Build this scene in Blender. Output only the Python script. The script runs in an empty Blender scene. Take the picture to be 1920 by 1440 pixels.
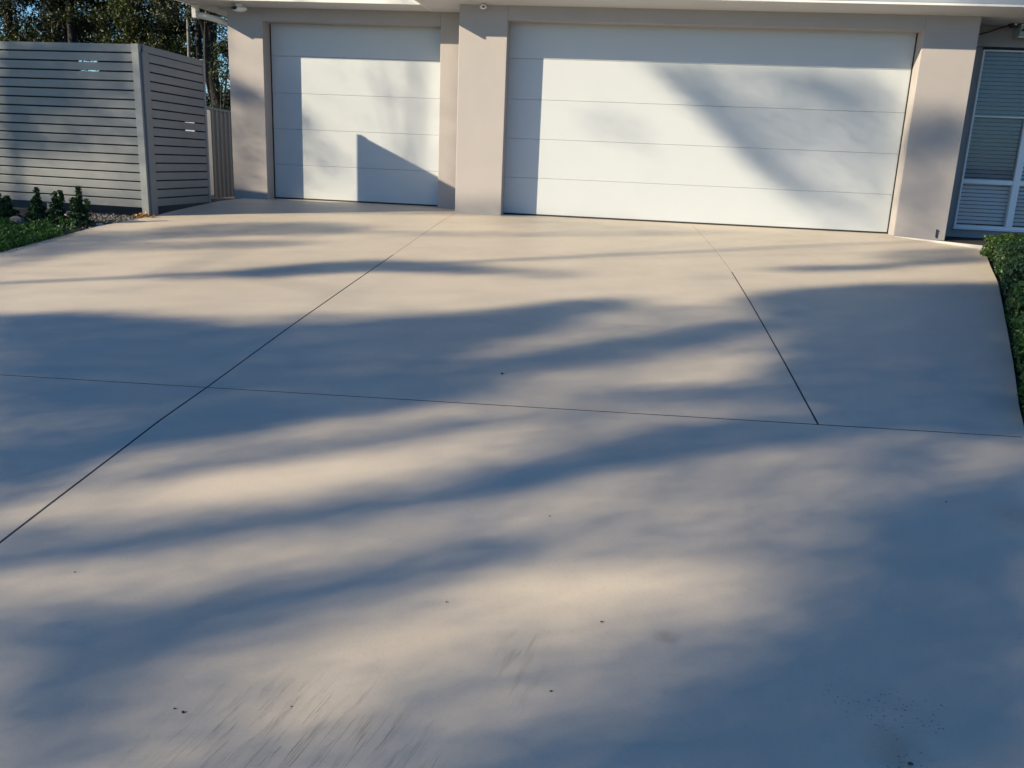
import bpy, math, random
import numpy as np
from mathutils import Vector, Matrix
R = math.radians
random.seed(7)
rng = np.random.default_rng(11)
scene = bpy.context.scene
col = scene.collection

# ------------------------------------------------------------------ helpers
def link(o, parent=None):
    col.objects.link(o)
    if parent is not None:
        o.parent = parent
    return o

def tag(o, label=None, cat=None, group=None, kind=None):
    if label: o['label'] = label
    if cat: o['category'] = cat
    if group: o['group'] = group
    if kind: o['kind'] = kind
    return o

def empty(name, loc=(0, 0, 0)):
    o = bpy.data.objects.new(name, None)
    o.location = loc
    o.empty_display_size = .1
    return link(o)

class MB:
    """collects shapes in world space; build() writes them relative to the parent's location"""
    def __init__(s):
        s.v, s.f, s.m = [], [], []
    def add(s, vs, fs, mi=0):
        b = len(s.v)
        s.v += [tuple(v) for v in vs]
        s.f += [tuple(i + b for i in f) for f in fs]
        s.m += [mi] * len(fs)
    def box(s, x0, x1, y0, y1, z0, z1, mi=0):
        vs = [(x, y, z) for z in (z0, z1) for y in (y0, y1) for x in (x0, x1)]
        s.add(vs, [(0, 2, 3, 1), (4, 5, 7, 6), (0, 1, 5, 4), (1, 3, 7, 5), (3, 2, 6, 7), (2, 0, 4, 6)], mi)
    def obox(s, p, q, w, z0, z1, mi=0, w0=None):
        """box along p->q in plan; w = thickness to the right side, w0 to the left"""
        p, q = Vector(p), Vector(q)
        d = (q - p).normalized(); n = Vector((d.y, -d.x))
        w0 = 0 if w0 is None else w0
        c = [p - n * w0, q - n * w0, q + n * w, p + n * w]
        vs = [(a.x, a.y, z) for z in (z0, z1) for a in c]
        s.add(vs, [(0, 3, 2, 1), (4, 5, 6, 7), (0, 1, 5, 4), (1, 2, 6, 5), (2, 3, 7, 6), (3, 0, 4, 7)][::1], mi)
    def tube(s, pts, rad, n=10, mi=0, cap=True):
        pts = [Vector(p) for p in pts]
        if not hasattr(rad, '__len__'): rad = [rad] * len(pts)
        rings = []
        up = Vector((0, 0, 1))
        prev = None
        for i, p in enumerate(pts):
            t = (pts[min(i + 1, len(pts) - 1)] - pts[max(i - 1, 0)]).normalized()
            if prev is None:
                a = up if abs(t.z) < .9 else Vector((1, 0, 0))
                x = t.cross(a).normalized()
            else:
                x = (prev - t * prev.dot(t)).normalized()
            prev = x
            y = t.cross(x)
            rings.append([p + (x * math.cos(2 * math.pi * k / n) + y * math.sin(2 * math.pi * k / n)) * rad[i] for k in range(n)])
        vs = [v for r in rings for v in r]
        fs = []
        for i in range(len(pts) - 1):
            for k in range(n):
                fs.append((i * n + k, i * n + (k + 1) % n, (i + 1) * n + (k + 1) % n, (i + 1) * n + k))
        if cap:
            fs.append(tuple(range(n))[::-1])
            fs.append(tuple((len(pts) - 1) * n + k for k in range(n)))
        s.add(vs, fs, mi)
    def ball(s, c, r, n=12, m=8, jitter=0, mi=0):
        vs, fs = [], []
        for i in range(m + 1):
            th = math.pi * i / m
            for k in range(n):
                ph = 2 * math.pi * k / n
                j = 1 + random.uniform(-jitter, jitter)
                vs.append((c[0] + r[0] * math.sin(th) * math.cos(ph) * j, c[1] + r[1] * math.sin(th) * math.sin(ph) * j, c[2] + r[2] * math.cos(th) * j))
        for i in range(m):
            for k in range(n):
                fs.append((i * n + k, (i + 1) * n + k, (i + 1) * n + (k + 1) % n, i * n + (k + 1) % n))
        s.add(vs, fs, mi)
    def build(s, name, mat, parent=None, bevel=0, smooth=False):
        off = Vector(parent.matrix_basis.translation) if parent is not None else Vector((0, 0, 0))
        if parent is not None and parent.parent is not None:
            off = off + Vector(parent.parent.matrix_basis.translation)
        me = bpy.data.meshes.new(name)
        me.from_pydata([(v[0] - off.x, v[1] - off.y, v[2] - off.z) for v in s.v], [], s.f)
        for m in (mat if isinstance(mat, (list, tuple)) else [mat]):
            me.materials.append(m)
        me.polygons.foreach_set('material_index', s.m)
        import bmesh
        b = bmesh.new(); b.from_mesh(me)
        bmesh.ops.recalc_face_normals(b, faces=b.faces)
        if smooth:
            for f in b.faces: f.smooth = True
        b.to_mesh(me); b.free()
        o = bpy.data.objects.new(name, me)
        link(o, parent)
        if bevel:
            md = o.modifiers.new('bevel', 'BEVEL'); md.width = bevel; md.segments = 2; md.limit_method = 'ANGLE'; md.angle_limit = R(50)
            md.harden_normals = False
        return o

def leaf_mesh(name, P, N, L, W_, mat, parent=None, droop=None):
    """P centres (n,3); N orientation seeds; each leaf is a folded diamond of two triangles"""
    n = len(P)
    P = np.asarray(P, float)
    a = rng.normal(size=(n, 3)); 
    if droop is not None: a[:, 2] -= droop
    a /= np.linalg.norm(a, axis=1)[:, None]
    b = rng.normal(size=(n, 3)); b -= (b * a).sum(1)[:, None] * a
    b /= np.linalg.norm(b, axis=1)[:, None]
    L = np.broadcast_to(L, n)[:, None] * rng.uniform(.7, 1.3, (n, 1)); W_ = np.broadcast_to(W_, n)[:, None] * rng.uniform(.7, 1.3, (n, 1))
    c = np.cross(a, b)
    V = np.empty((n, 4, 3))
    V[:, 0] = P - a * L / 2; V[:, 1] = P + b * W_ / 2 + c * W_ * .18 - a * L * .08; V[:, 2] = P + a * L / 2; V[:, 3] = P - b * W_ / 2 + c * W_ * .18 - a * L * .08
    off = np.zeros(3)
    if parent is not None: off = np.array(parent.matrix_basis.translation)
    V = (V - off).reshape(-1, 3)
    me = bpy.data.meshes.new(name)
    me.vertices.add(4 * n); me.vertices.foreach_set('co', V.ravel())
    me.loops.add(6 * n); me.polygons.add(2 * n)
    base = np.arange(n)[:, None] * 4
    idx = (base + np.array([0, 1, 2, 0, 2, 3])).ravel()
    me.loops.foreach_set('vertex_index', idx.astype(np.int32))
    me.polygons.foreach_set('loop_start', (np.arange(2 * n) * 3).astype(np.int32))
    me.update(calc_edges=True); me.validate()
    me.materials.append(mat)
    o = bpy.data.objects.new(name, me)
    return link(o, parent)

# ------------------------------------------------------------------ materials
def newmat(name):
    m = bpy.data.materials.new(name); m.use_nodes = True
    nt = m.node_tree; nt.nodes.clear()
    out = nt.nodes.new('ShaderNodeOutputMaterial')
    p = nt.nodes.new('ShaderNodeBsdfPrincipled')
    nt.links.new(p.outputs[0], out.inputs[0])
    return m, nt, p

def noise(nt, scale, detail=4, rough=.55, vec=None, dist=0.):
    n = nt.nodes.new('ShaderNodeTexNoise'); n.inputs['Scale'].default_value = scale
    n.inputs['Detail'].default_value = detail; n.inputs['Roughness'].default_value = rough; n.inputs['Distortion'].default_value = dist
    if vec is not None: nt.links.new(vec, n.inputs['Vector'])
    return n
def pos(nt):
    g = nt.nodes.new('ShaderNodeNewGeometry'); return g.outputs['Position']
def mapping(nt, vec, scale=(1, 1, 1), rot=(0, 0, 0), loc=(0, 0, 0), kind='POINT'):
    m = nt.nodes.new('ShaderNodeMapping'); m.vector_type = kind
    m.inputs['Scale'].default_value = scale; m.inputs['Rotation'].default_value = rot; m.inputs['Location'].default_value = loc
    nt.links.new(vec, m.inputs['Vector']); return m.outputs[0]
def ramp(nt, fac, stops):
    r = nt.nodes.new('ShaderNodeValToRGB'); e = r.color_ramp.elements
    while len(e) < len(stops): e.new(.5)
    for k, (p, c) in enumerate(stops):
        e[k].position = p; e[k].color = (*c, 1) if len(c) == 3 else c
    nt.links.new(fac, r.inputs[0]); return r.outputs[0]
def math_(nt, op, a, b=None, c=None):
    m = nt.nodes.new('ShaderNodeMath'); m.operation = op
    for i, x in enumerate((a, b, c)):
        if x is None: continue
        if isinstance(x, (int, float)): m.inputs[i].default_value = x
        else: nt.links.new(x, m.inputs[i])
    return m.outputs[0]
def mixc(nt, fac, a, b, mode='MIX'):
    m = nt.nodes.new('ShaderNodeMix'); m.data_type = 'RGBA'; m.blend_type = mode
    for sock, x in ((m.inputs[0], fac), (m.inputs[6], a), (m.inputs[7], b)):
        if isinstance(x, (int, float)): sock.default_value = x
        elif isinstance(x, tuple): sock.default_value = (*x, 1)
        else: nt.links.new(x, sock)
    return m.outputs[2]
def bump(nt, p, h, dist, strength=1.):
    b = nt.nodes.new('ShaderNodeBump'); b.inputs['Distance'].default_value = dist; b.inputs['Strength'].default_value = strength
    nt.links.new(h, b.inputs['Height']); nt.links.new(b.outputs[0], p.inputs['Normal']); return b

def paint(name, c, rough=.5, var=.06, scale=6., bmp=.0, bscale=300, metallic=0, spec=.5, dirt=0):
    m, nt, p = newmat(name)
    v = pos(nt)
    n = noise(nt, scale, 5, .6, v)
    lo = tuple(x * (1 - var) for x in c); hi = tuple(min(1, x * (1 + var)) for x in c)
    cc = ramp(nt, n.outputs[0], [(.3, lo), (.7, hi)])
    if dirt:
        sp = nt.nodes.new('ShaderNodeSeparateXYZ'); nt.links.new(v, sp.inputs[0])
        d = noise(nt, 3.5, 6, .7, mapping(nt, v, (2, 2, .6)))
        # splash stain along the foot of the wall, its edge broken up
        f = math_(nt, 'SMOOTHSTEP', math_(nt, 'ADD', sp.outputs[2], math_(nt, 'MULTIPLY', d.outputs[0], .25)), .32, .08) if False else None
    nt.links.new(cc, p.inputs['Base Color'])
    p.inputs['Roughness'].default_value = rough; p.inputs['Metallic'].default_value = metallic
    p.inputs['Specular IOR Level'].default_value = spec
    if bmp:
        nb = noise(nt, bscale, 3, .6, v)
        bump(nt, p, nb.outputs[0], bmp)
    return m

def leafmat(name, cols, rough=.55, trans=.25, spec=.35):
    m, nt, p = newmat(name)
    g = nt.nodes.new('ShaderNodeNewGeometry')
    stops = [(i / max(1, len(cols) - 1), c) for i, c in enumerate(cols)]
    big = noise(nt, .9, 3, .6, g.outputs['Position'])
    f = math_(nt, 'MULTIPLY_ADD', big.outputs[0], .9, math_(nt, 'MULTIPLY_ADD', g.outputs['Random Per Island'], .55, -.25))
    c = ramp(nt, f, stops)
    nt.links.new(c, p.inputs['Base Color'])
    p.inputs['Roughness'].default_value = rough; p.inputs['Specular IOR Level'].default_value = spec
    t = nt.nodes.new('ShaderNodeBsdfTranslucent'); nt.links.new(c, t.inputs[0])
    mx = nt.nodes.new('ShaderNodeMixShader'); mx.inputs[0].default_value = trans
    nt.links.new(p.outputs[0], mx.inputs[1]); nt.links.new(t.outputs[0], mx.inputs[2])
    nt.links.new(mx.outputs[0], nt.nodes['Material Output'].inputs[0])
    return m

# concrete of the driveway -------------------------------------------------
def concrete():
    m, nt, p = newmat('sealed_concrete')
    v = pos(nt)
    n1 = noise(nt, .55, 4, .6, v, .6); n2 = noise(nt, 5., 5, .65, v, .3); n3 = noise(nt, 90, 3, .6, v)
    base = ramp(nt, n1.outputs[0], [(.3, CONC[0]), (.7, CONC[1])])
    base = mixc(nt, math_(nt, 'MULTIPLY', ramp(nt, n2.outputs[0], [(.35, (0, 0, 0)), (.75, (1, 1, 1))]), .10), base, (.22, .21, .20))
    base = mixc(nt, math_(nt, 'MULTIPLY', ramp(nt, n3.outputs[0], [(.55, (0, 0, 0)), (.75, (1, 1, 1))]), .16), base, (.20, .19, .175))
    n4 = noise(nt, 420, 2, .6, v)
    base = mixc(nt, math_(nt, 'MULTIPLY', n4.outputs[0], .14), base, (.22, .21, .19))
    def spot(x, y, r0, r1, squash=(1, 1), ang=0., amp=.12):
        q = mapping(nt, v, (squash[0], squash[1], 0), (0, 0, 0), (-x * squash[0], -y * squash[1], 0))
        w = noise(nt, 14, 4, .6, v)
        s = nt.nodes.new('ShaderNodeVectorMath'); s.operation = 'LENGTH'; nt.links.new(q, s.inputs[0])
        d = math_(nt, 'ADD', s.outputs['Value'], math_(nt, 'MULTIPLY', math_(nt, 'SUBTRACT', w.outputs[0], .5), amp))
        mr = nt.nodes.new('ShaderNodeMapRange'); mr.interpolation_type = 'SMOOTHSTEP'
        mr.inputs['From Min'].default_value = r0; mr.inputs['From Max'].default_value = r1
        mr.inputs['To Min'].default_value = 1; mr.inputs['To Max'].default_value = 0
        nt.links.new(d, mr.inputs['Value']); return mr.outputs[0]
    # brown stain, two faint greenish stains
    base = mixc(nt, math_(nt, 'MULTIPLY', spot(2.37, -8.48, .0, .07, (1, 1.3)), .38), base, (.24, .17, .11))
    base = mixc(nt, math_(nt, 'MULTIPLY', spot(2.95, -8.86, .0, .12), .35), base, (.20, .19, .11))
    base = mixc(nt, math_(nt, 'MULTIPLY', spot(3.82, -7.45, .0, .2), .35), base, (.16, .16, .10))
    # long trowel drags near the camera: thin lines running away from the viewer
    vs = mapping(nt, v, (46, 2.2, 0), (0, 0, R(-16)), (0, 0, 0), 'TEXTURE') if False else None
    rot = mapping(nt, v, (1, 1, 0), (0, 0, R(14)))
    st = noise(nt, 1., 5, .62, mapping(nt, rot, (190, 1.9, 0)), .35)
    line = ramp(nt, st.outputs[0], [(.468, (0, 0, 0)), (.484, (1, 1, 1)), (.488, (1, 1, 1)), (.504, (0, 0, 0))])
    st2 = noise(nt, 1., 3, .5, mapping(nt, rot, (36, 5, 0)), .2)
    lm = math_(nt, 'MULTIPLY', line, ramp(nt, st2.outputs[0], [(.45, (0, 0, 0)), (.6, (1, 1, 1))]))
    zone = math_(nt, 'MAXIMUM', spot(1.42, -9.25, .12, .42, (.75, .8)), math_(nt, 'MULTIPLY', spot(1.93, -8.68, .03, .2, (1.6, .8)), .7))
    lm = math_(nt, 'MULTIPLY', lm, zone)
    base = mixc(nt, math_(nt, 'MULTIPLY', lm, .15), base, (.13, .13, .14))
    # pitting, bottom right
    vo = nt.nodes.new('ShaderNodeTexVoronoi'); vo.inputs['Scale'].default_value = 80; nt.links.new(v, vo.inputs['Vector'])
    pr_ = math_(nt, 'LESS_THAN', vo.outputs['Distance'], .2)
    sp = nt.nodes.new('ShaderNodeSeparateColor'); nt.links.new(vo.outputs['Color'], sp.inputs[0])
    pit = math_(nt, 'MULTIPLY', pr_, math_(nt, 'GREATER_THAN', sp.outputs[0], .4))
    pz = math_(nt, 'MAXIMUM', spot(2.98, -8.70, .03, .2, (.7, 1.5), 0, .25), spot(2.98, -8.92, .02, .12, (1, 1), 0, .2))
    pit = math_(nt, 'MULTIPLY', pit, math_(nt, 'GREATER_THAN', pz, .45))
    cr = noise(nt, 14, 4, .6, mapping(nt, v, (1, 2.2, 0), (0, 0, R(35))), 1.2)
    crk = ramp(nt, cr.outputs[0], [(.492, (0, 0, 0)), (.5, (1, 1, 1)), (.508, (0, 0, 0))])
    crk = math_(nt, 'MULTIPLY', math_(nt, 'MULTIPLY', crk, pz), .5)
    pit = math_(nt, 'MAXIMUM', pit, crk)
    base = mixc(nt, math_(nt, 'MULTIPLY', pit, .75), base, (.06, .065, .07))
    nt.links.new(base, p.inputs['Base Color'])
    rr = nt.nodes.new('ShaderNodeMapRange'); rr.inputs['To Min'].default_value = .42; rr.inputs['To Max'].default_value = .58
    nt.links.new(n2.outputs[0], rr.inputs['Value']); nt.links.new(rr.outputs[0], p.inputs['Roughness'])
    p.inputs['Specular IOR Level'].default_value = .5
    hb = math_(nt, 'ADD', math_(nt, 'MULTIPLY', n3.outputs[0], .35), math_(nt, 'MULTIPLY', n2.outputs[0], 1.2))
    hb = math_(nt, 'ADD', hb, math_(nt, 'MULTIPLY', math_(nt, 'ADD', lm, pit), -1.6))
    fine = noise(nt, 1., 4, .6, mapping(nt, rot, (220, 26, 0)))
    hb = math_(nt, 'ADD', hb, math_(nt, 'MULTIPLY', fine.outputs[0], .5))
    bump(nt, p, hb, .0012, .8)
    return m
CONC = [(.51, .448, .355), (.57, .502, .402)]
M = {}
M['conc'] = concrete()
M['joint'] = paint('joint_sealant', (.035, .035, .04), .9)  # dark sealant colour seen in the saw cuts
M['render'] = paint('cement_render_paint', (.365, .34, .33), .8, .03, 2.5, .0010, 180)
M['soffit'] = paint('soffit_paint', (.60, .60, .60), .7, .02, 3)
M['fascia'] = paint('fascia_paint', (.80, .79, .76), .4, .02, 3)
M['gutter'] = paint('gutter_steel', (.78, .76, .69), .35, .03, 4)
M['gutter_grey'] = paint('gutter_steel_grey', (.34, .38, .42), .4, .03, 4)
M['roof'] = paint('roof_steel', (.12, .13, .14), .5, .05, 4)
M['door'] = paint('garage_door_steel', (.50, .535, .555), .40, .015, 2.5, .0006, 240)
M['doordark'] = paint('door_rubber', (.02, .02, .022), .7)
M['doorback'] = paint('door_back_sheet', (.30, .31, .31), .7)
M['edging'] = paint('edging_paint', (.36, .35, .34), .6)
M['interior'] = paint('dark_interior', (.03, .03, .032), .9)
M['alu'] = paint('white_aluminium', (.78, .80, .82), .35, .02, 5)
M['slat'] = paint('grey_slat_aluminium', (.16, .172, .182), .42, .06, 3.5, .0003, 200, 0, .5)
M['post'] = paint('grey_post_aluminium', (.20, .215, .225), .42, .05, 3.5)
M['fence'] = paint('steel_fence_paint', (.13, .128, .125), .45, .06, 2.5)
M['blind'] = paint('blind_slat', (.86, .92, .97), .5, .02, 5)
M['cam'] = paint('camera_plastic', (.80, .80, .78), .3, .01, 5)
M['lens'] = paint('camera_lens', (.01, .01, .014), .12, 0, 5)
M['cable'] = paint('black_cable', (.02, .02, .022), .5)
M['rock'] = paint('pale_stone', (.20, .18, .165), .85, .35, 22, .004, 40)
M['whitestone'] = paint('white_stone', (.5, .48, .45), .8, .1, 22, .004, 40)
M['litter'] = leafmat('dry_leaf', [(.34, .17, .05), (.50, .30, .10), (.42, .26, .12)], .7, .1)
M['debris'] = paint('dark_debris', (.05, .045, .04), .8, .2, 60)
M['bark'] = paint('bark', (.008, .0075, .007), .9, .4, 7, .02, 14)
M['palebark'] = paint('pale_bark', (.16, .145, .13), .85, .4, 5, .01, 14)
M['needle'] = leafmat('gum_leaf', [(.004, .009, .003), (.014, .026, .007), (.13, .15, .022)], .5, .25)
M['needle2'] = leafmat('gum_leaf_grey', [(.005, .010, .005), (.013, .021, .009), (.10, .11, .05)], .5, .25)
M['shrubleaf'] = leafmat('shrub_leaf', [(.012, .035, .012), (.028, .07, .018), (.11, .18, .04)], .4, .2)
M['shrubdark'] = leafmat('shrub_leaf_dark', [(.008, .024, .010), (.02, .052, .02), (.06, .12, .035)], .45, .15)
M['grassleaf'] = leafmat('groundcover_leaf', [(.02, .07, .012), (.045, .13, .02), (.10, .20, .035)], .5, .3)

def glass():
    m, nt, p = newmat('window_glass')
    g = nt.nodes.new('ShaderNodeBsdfGlossy'); g.inputs['Roughness'].default_value = .02
    t = nt.nodes.new('ShaderNodeBsdfTransparent'); t.inputs[0].default_value = (.95, .97, .98, 1)
    fr = nt.nodes.new('ShaderNodeFresnel'); fr.inputs['IOR'].default_value = 1.5
    f = math_(nt, 'MULTIPLY_ADD', fr.outputs[0], 1.6, .02)
    mx = nt.nodes.new('ShaderNodeMixShader'); nt.links.new(f, mx.inputs[0]); nt.links.new(t.outputs[0], mx.inputs[1]); nt.links.new(g.outputs[0], mx.inputs[2])
    nt.links.new(mx.outputs[0], nt.nodes['Material Output'].inputs[0]); return m
M['glass'] = glass()
def flyscreen():
    m, nt, p = newmat('insect_mesh')
    t = nt.nodes.new('ShaderNodeBsdfTransparent')
    p.inputs['Base Color'].default_value = (.03, .035, .04, 1); p.inputs['Roughness'].default_value = .6
    mx = nt.nodes.new('ShaderNodeMixShader'); mx.inputs[0].default_value = .2
    nt.links.new(t.outputs[0], mx.inputs[1]); nt.links.new(p.outputs[0], mx.inputs[2])
    nt.links.new(mx.outputs[0], nt.nodes['Material Output'].inputs[0]); return m
M['mesh'] = flyscreen()
def soil():
    m, nt, p = newmat('garden_soil')
    v = pos(nt)
    n = noise(nt, 2.2, 6, .7, v); n2 = noise(nt, 38, 4, .7, v)
    c = ramp(nt, n2.outputs[0], [(.3, (.018, .014, .011)), (.55, (.05, .038, .028)), (.75, (.12, .10, .08))])
    c = mixc(nt, ramp(nt, n.outputs[0], [(.5, (0, 0, 0)), (.62, (1, 1, 1))]), c, (.035, .05, .018))
    nt.links.new(c, p.inputs['Base Color']); p.inputs['Roughness'].default_value = .95
    bump(nt, p, n2.outputs[0], .02); return m
M['soil'] = soil()
M['mulch'] = paint('dark_mulch', (.022, .018, .018), .95, .5, 60, .012, 60)

# ------------------------------------------------------------------ ground profile
PY = [60, 0, -1.02, -2.88, -4.46, -5.56, -6.68, -7.21, -7.66, -8.03, -8.34, -11, -14, -60]
PZ = [0, -.0, -.05, -.172, -.274, -.347, -.434, -.469, -.512, -.547, -.578, -.85, -1.16, -2.2]
def gz(y): return float(np.interp(-y, [-a for a in PY], PZ))
def tz(x, y):
    """height of the garden ground beside and behind the house"""
    z = gz(y) - .035
    if y > 1.0: z = -.035 - .085 * min(y - 1.0, 9)
    return z
SKY = .066; SKYT = (.36, .68, 1.02); HZT = (.72, 1.08, 1.45); SUNE = 4.5; SUNC = (1, .84, .60); EXPO = 1.08
# ------------------------------------------------------------------ setting
mb = MB()
xs = [-400, -120, -60, -30, -15, -10, -7, -5, -4.2, -3.6, -3.2, -2.8, 0, 3.5, 4, 4.4, 4.8, 5.2, 5.6, 6, 6.5, 7, 8, 10, 15, 30, 60, 120, 400]
ys = [-400, -120, -60, -30, -20, -14, -11, -9, -8, -7, -6, -5, -4, -3, -2, -1.5, -1, -.5, 0, .4, .8, 1.2, 2, 3, 5, 7, 10, 15, 30, 60, 120, 400]
def onslab(x, y): return -3.3 < x < 4 and y < 1.3
vs = []
for y in ys:
    for x in xs:
        z = tz(x, y)
        if -3.0 < x < 3.9 and y < 1.5: z -= .12
        elif 3.9 < x < 12 and -.9 < y < 9: z = -.06
        vs.append((x, y, z))
nx = len(xs)
mb.add(vs, [(j * nx + i, j * nx + i + 1, (j + 1) * nx + i + 1, (j + 1) * nx + i) for j in range(len(ys) - 1) for i in range(nx - 1)])
tag(mb.build('ground', M['soil']), kind='structure')

# driveway: cast slabs separated by real saw cuts
YL = [.34, -.4, -1.0, -1.56, -2.2, -2.85, -3.4, -4.46, -5.56, -6.2]
def left_x(y):
    return float(np.interp(-y, [-1.5, -.34, .39, 1.56, 2.36, 3.2, 60], [-3.05, -3.05, -3.09, -3.15, -3.31, -3.30, -3.3]))
def right_x(y):
    return float(np.interp(-y, [.06, .76, 1.2, 1.82, 2.62, 4.07, 5.23, 6.06, 6.62, 7.2, 60], [5.21, 5.98, 5.85, 5.67, 5.45, 4.98, 4.6, 4.32, 4.15, 3.96, 3.9]))
def cross_y(x): return -6.72 + .045 * x      # the long transverse cut
def jx(y): return float(np.interp(-y, [0, 1.9, 2.8, 4, 6.6], [2.91, 3.05, 3.10, 3.13, 3.17]))
G = .0058
def slab(mb, xa, xb, y0, y1, dy=.04):
    """xa, xb functions of y; y0,y1 functions of x (far and near edge)"""
    n = max(2, int(abs(y0(0) - y1(0)) / dy)); mx_ = 6
    rows = []
    for i in range(n + 1):
        t = i / n; row = []
        for k in range(mx_ + 1):
            s = k / mx_
            ym = y0(0) * (1 - t) + y1(0) * t
            x = xa(ym) * (1 - s) + xb(ym) * s
            y = y0(x) * (1 - t) + y1(x) * t
            x = xa(y) * (1 - s) + xb(y) * s
            row.append((x, y, gz(y)))
        rows.append(row)
    w = mx_ + 1
    vs = [p for r in rows for p in r]
    fs = [(i * w + k, (i + 1) * w + k, (i + 1) * w + k + 1, i * w + k + 1) for i in range(n) for k in range(mx_)]
    b = len(vs)
    loop = [k for k in range(w)] + [i * w + mx_ for i in range(1, n + 1)] + [n * w + k for k in range(mx_ - 1, -1, -1)] + [i * w for i in range(n - 1, 0, -1)]
    low = [(vs[i][0], vs[i][1], vs[i][2] - .1) for i in loop]
    m = len(loop)
    fs += [(loop[i], loop[(i + 1) % m], b + (i + 1) % m, b + i) for i in range(m)]
    mb.add(vs + low, fs)
mb = MB()
far = lambda x: .69 if x < 0 else -.002
brk = lambda x: -2.88
L0 = lambda y: left_x(y); R0 = lambda y: right_x(y)
g = .0022
BRK = lambda s: (lambda x: -2.95 + .07 * x / 1 * .55 + s * .0016)
CR = lambda s: (lambda x: cross_y(x) + s * G)
# apron
slab(mb, L0, lambda y: -g, lambda x: .69, BRK(1))
slab(mb, lambda y: g, lambda y: jx(y) - g, lambda x: -.002, BRK(1))
slab(mb, lambda y: jx(y) + g, R0, lambda x: -.002 - max(0, x - 5.2) * 1.0, BRK(1))
# middle slabs
slab(mb, L0, lambda y: -G, BRK(-1), CR(1))
slab(mb, lambda y: G, lambda y: jx(y) - G, BRK(-1), CR(1))
slab(mb, lambda y: jx(y) + G, R0, BRK(-1), CR(1))
# near slabs
slab(mb, L0, lambda y: -G, CR(-1), lambda x: -30, .06)
slab(mb, lambda y: G, R0, CR(-1), lambda x: -30, .06)
dw = mb.build('driveway', M['conc'])
tag(dw, kind='structure')
mb = MB()
n = 500
for i in range(n):
    y0, y1 = .69 - i * .06, .69 - (i + 1) * .06
    z0, z1 = gz(y0) - .0012, gz(y1) - .0012
    mb.add([(left_x(y0) + .02, y0, z0), (right_x(min(y0, -.06)) - .7 * (y0 > -1.2) - .02, y0, z0), (right_x(min(y1, -.06)) - .7 * (y1 > -1.2) - .02, y1, z1), (left_x(y1) + .02, y1, z1)], [(0, 1, 2, 3)])
tag(mb.build('joint_bed', M['joint']), kind='structure')
# garage slab inside and under the doors, mulch strip and white edging
mb = MB(); mb.box(.58, 5.225, 0.001, .6, -.1, -.001); mb.box(-2.712, -.37, .692, 1.3, -.1, -.001)
tag(mb.build('garage_floor', M['conc']), kind='structure')
mb = MB()
mb.add([(5.40, .01, -.022), (6.2, .01, -.03), (8, .69, -.03), (5.82, .69, -.03), (5.82, .01, -.024), (8, -.9, -.06), (6.02, -.80, -.04)], [(0, 6, 5, 1, 4), (4, 1, 2, 3)] if False else [(0, 6, 5, 1), (4, 1, 2, 3), (1, 5, 2)])
tag(mb.build('mulch_bed', M['mulch']), kind='structure')

# ------------------------------------------------------------------ house
S = 2.41; H = 2.25; REC = .24; D1 = .70
house = empty('garage_house', (2.6, 4, 0))
tag(house, 'cream rendered house front with a single and a double white garage door', 'house')
mb = MB()
mb.box(0, .576, 0, .70, -.12, S + .05)
mb.box(.576, 5.23, 0, .24, H, S + .05)
mb.box(5.23, 5.81, 0, .72, -.12, S + .05)
wall = mb.build('front_wall', M['render'], house, bevel=.006)
mb = MB()
mb.box(-3.19, -2.713, D1, D1 + .24 + .09, -.12, S + .05)
mb.box(-2.713, -.373, D1, D1 + .24, H, S + .05)
mb.box(-.373, 0.03, D1, D1 + .33, -.12, S + .05)
mb.build('side_bay_wall', M['render'], house, bevel=.006)
mb = MB()
mb.box(-3.19, -2.95, D1 + .331, 9, -.9, S + .05)
mb.box(-3.19, 12, 9, 9.2, -.9, S + .05)
mb.box(.1, .34, .71, 8.9, -.12, S + .04)
mb.build('rear_wall', M['render'], house)
# right wall with window opening  X 6.12..7.90  Z .085..2.147
WX0, WX1, WZ0, WZ1, WY = 6.12, 7.36, .085, 2.147, .70
mb = MB()
mb.box(5.812, WX0, WY + .03, WY + .25, -.12, WZ1 + .03)
mb.box(WX0, WX1, WY + .03, WY + .25, -.12, WZ0)
mb.box(WX1, 12, WY + .03, WY + .25, -.12, WZ1 + .03)
mb.box(5.812, 12, WY - .03, WY + .25, WZ1 + .03, S + .05)
mb.build('window_wall', M['render'], house)

# garage doors: five horizontal sections over a rubber seal
def garage_door(x0, x1, y, label):
    bk = MB(); bk.box(x0 - .05, x1 + .05, y + .03, y + .06, 0.0, H + .12)
    gd = bk.build('garage_door', M['doorback'], house)
    gd['label'] = label
    z = .018
    tops = [.458, .925, 1.386, 1.853, 2.33]
    for i, t in enumerate(tops):
        s = MB()
        g0 = .0009
        s.box(x0 - .04, x1 + .04, y, y + .028, z + g0 if i else z, t - g0)
        s.build('door_section', M['door'], gd, bevel=.004)
        z = t
    s = MB(); s.box(x0 - .04, x1 + .04, y + .004, y + .026, .0, .0175); s.build('weather_seal', M['doordark'], gd)
    return gd
garage_door(-2.713, -.373, D1 + REC, 'narrow white sectional garage door')
garage_door(.576, 5.23, REC, 'wide white sectional garage door')
# dark guide strip beside the right edge of each door
for (x, y) in ((5.23, REC), (-2.713, D1 + REC)):
    s = MB(); s.box(x - .012 if x > 0 else x, x if x > 0 else x + .012, y - .012, y - .001, 0, H); s.build('door_trim', M['bark'], house)

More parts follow.
